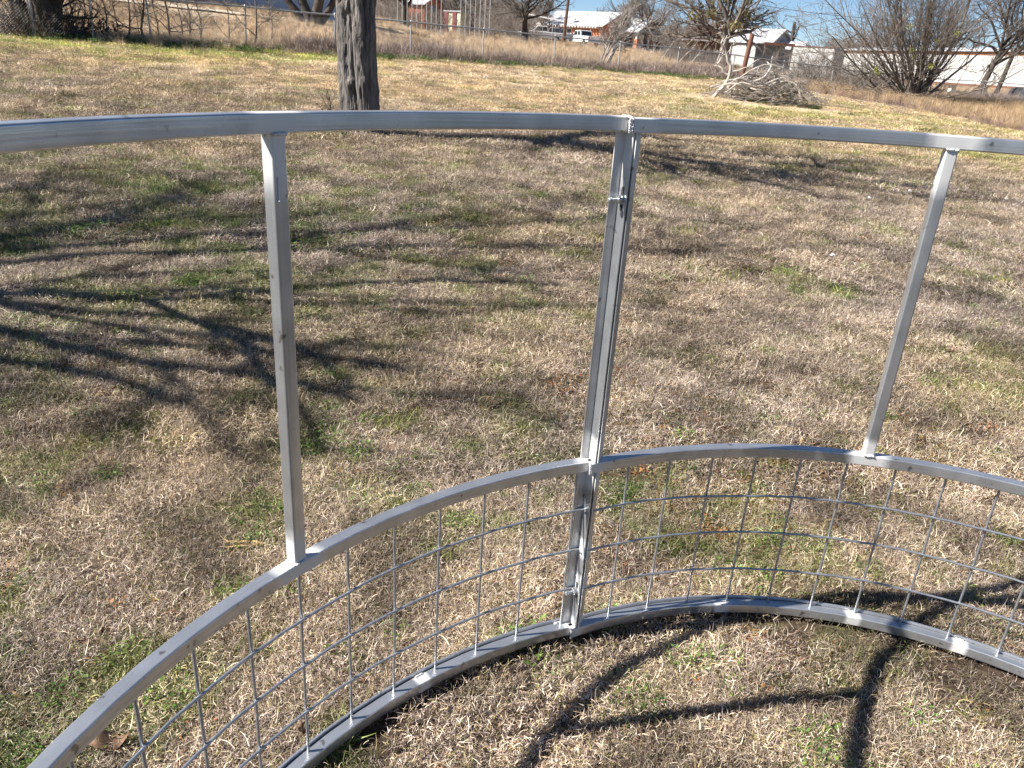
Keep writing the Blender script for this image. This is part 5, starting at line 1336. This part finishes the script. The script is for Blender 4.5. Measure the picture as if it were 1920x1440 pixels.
# mesh wires: verticals behind the rails, horizontals bent round the ring
WR = .0031
def hwire(C, Rad, a0, a1, z, seed):
    rr = np.random.default_rng(seed); n = int(abs(a1 - a0) / .8); a = np.linspace(a0, a1, n); w_ = np.cumsum(rr.normal(0, .0003, n)); w_ -= np.linspace(w_[0], w_[-1], n)
    P = np.stack([C.x + (Rad + w_) * np.cos(np.radians(a)) - FO.x, C.y + (Rad + w_) * np.sin(np.radians(a)) - FO.y, np.full(n, z) + w_], 1)
    V, Fq = tubes(P[None], np.full((1, n), WR), 10); mesh_obj('horizontal_wire', V, Fq, M['wire'], feeder, smooth=True)
def vwire(C, Rad, a, z0, z1, seed):
    rr = np.random.default_rng(seed); n = 8; z = np.linspace(z0, z1, n); q = polar(C, Rad, a, 0); b = rr.normal(0, .0005, (n, 2)); b[0] = b[-1] = 0
    P = np.stack([q[0] + b[:, 0] - FO.x, q[1] + b[:, 1] - FO.y, z], 1); V, Fq = tubes(P[None], np.full((1, n), WR), 10); mesh_obj('vertical_wire', V, Fq, M['wire'], feeder, smooth=True)
RWL = RL + T_ - .002 - .012; RWR = RRr + T_ - .014
for i, z in enumerate((.410, .290, .168)):
    hwire(CL, RWL, LJ + .1, LEND, z, 40 + i); hwire(CR, RWR, RJ - .2, REND, z - .003, 50 + i)
for i, a in enumerate([119.9 + 5.10 * k for k in range(15)]): vwire(CL, RWL + 2 * WR, a, .04, .53, 60 + i)
for i, a in enumerate([114.3 - 6.10 * k for k in range(13)]): vwire(CR, RWR + 2 * WR, a, .04, .53, 80 + i)
vwire(CL, RWL + 2 * WR, LJ + 1.35, .04, .53, 59)
# small tack welds where the mesh meets the rail
for C, Rad, aa in ((CL, RL, (132, 150, 114.5)), (CR, RRr, (96.5, 78, 64))):
    for a in aa: bead([polar(C, Rad + .026, a + .5, .052), polar(C, Rad + .026, a - .5, .052)], .0024, 'tack_weld', int(a))

# ------------------------------------------------------------------ small litter
def dead_leaf(px, py, L_, rz, label, seed):
    v = ray(px, py); t = (-CAM_H + .03) / v[2]; x, y = v[0] * t, v[1] * t
    r = np.random.default_rng(seed); n, m_ = 13, 7; V = []
    for i in range(n):
        s = i / (n - 1); w_ = L_ * .26 * math.sin(math.pi * s ** .8) * (1 + .18 * r.uniform(-1, 1))
        for j in range(m_):
            q = (j / (m_ - 1) - .5) * 2; V.append(((s - .5) * L_, q * w_, .35 * w_ * q * q + .10 * L_ * (s - .5) ** 2 * 4 + r.normal(0, .0012) + .012 * math.sin(s * 7)))
    Fq = [(i * m_ + j, i * m_ + j + 1, (i + 1) * m_ + j + 1, (i + 1) * m_ + j) for i in range(n - 1) for j in range(m_ - 1)]
    o = mesh_obj('dead_leaf', V, Fq, M['leafbrown'], smooth=True); o.location = (x, y, float(terrain(x, y)) + .022); o.rotation_euler = (.15, -.1, rz); tag(o, label, 'leaf')
dead_leaf(205, 1383, .085, .3, 'curled brown dead leaf on the grass at the lower left', 1)
dead_leaf(570, 1363, .035, -.3, 'small orange-brown leaf behind the lower left mesh', 2)
def tuft(px, py, s, k):
    v = ray(px, py)
    lo, hi = 1.0, 40.0
    for _ in range(40):
        mid = (lo + hi) / 2; zz = CAM_H + v[2] / v[1] * mid; 
        if zz > tz(v[0] / v[1] * mid, mid): lo = mid
        else: hi = mid
    x, y = v[0] / v[1] * lo, lo; bm = bmesh.new(); bmesh.ops.create_icosphere(bm, subdivisions=2, radius=s); r = random.Random(k)
    for q in bm.verts: q.co *= r.uniform(.55, 1.3); q.co.z *= .7
    me = bpy.data.meshes.new('cotton_tuft'); bm.to_mesh(me); bm.free(); me.materials.append(M['cotton']); o = bpy.data.objects.new('cotton_tuft', me); COL.objects.link(o)
    o.location = (x, y, float(terrain(x, y)) + s * .5 + .02)
    return o
for k, (px, py, s, wh) in enumerate(((1559, 485, .018, 'lowest one, right of the middle post'), (1628, 377, .02, 'between the dark branch shadow and the right upright'), (1704, 364, .02, 'nearest left of the right upright'), (1885, 377, .018, 'right of the right upright'),
                              (1598, 365, .014, 'leftmost in the row by the right upright'), (909, 149, .05, 'far one in the yard right of the trunk'), (1300, 340, .012, 'small one below the branch shadow'), (700, 268, .02, 'flat one below the big trunk'))):
    tag(tuft(px, py, s, k), 'white cotton tuft on the lawn, ' + wh, 'cotton tuft', 'white cotton tufts on the lawn')
# long pale straw leaves curled behind the left upright, and standing stems here and there
def straws():
    r = np.random.default_rng(91); P = []; 
    c = at0 = ray(487, 1030); t = (-CAM_H) / c[2]; cx, cy = c[0] * t, c[1] * t
    n = 9; Q = np.zeros((n, 8, 3)); a = r.uniform(2.4, 4.0, n); Q[:, 0] = np.stack([cx + r.normal(0, .01, n), cy + r.normal(0, .01, n), np.full(n, .02)], 1); cu = r.normal(0, .25, n)
    for i in range(1, 8):
        Q[:, i] = Q[:, i - 1] + np.stack([np.cos(a), np.sin(a) * .8, r.normal(.03, .15, n)], 1) * .018; a += cu
    V, Fq = tubes(Q, np.repeat(np.linspace(.0022, .0008, 8)[None], n, 0), 4); Q[..., 2] = np.maximum(Q[..., 2], .01)
    tag(mesh_obj('straw_tuft', V, Fq, mat('golden_straw', (.62, .42, .2), .6)), 'golden curled straw tuft left of the left upright foot', 'straw tuft')
straws()
print('OBJECTS', len(bpy.data.objects), 'POLYS', sum(len(m_.polygons) for m_ in bpy.data.meshes))
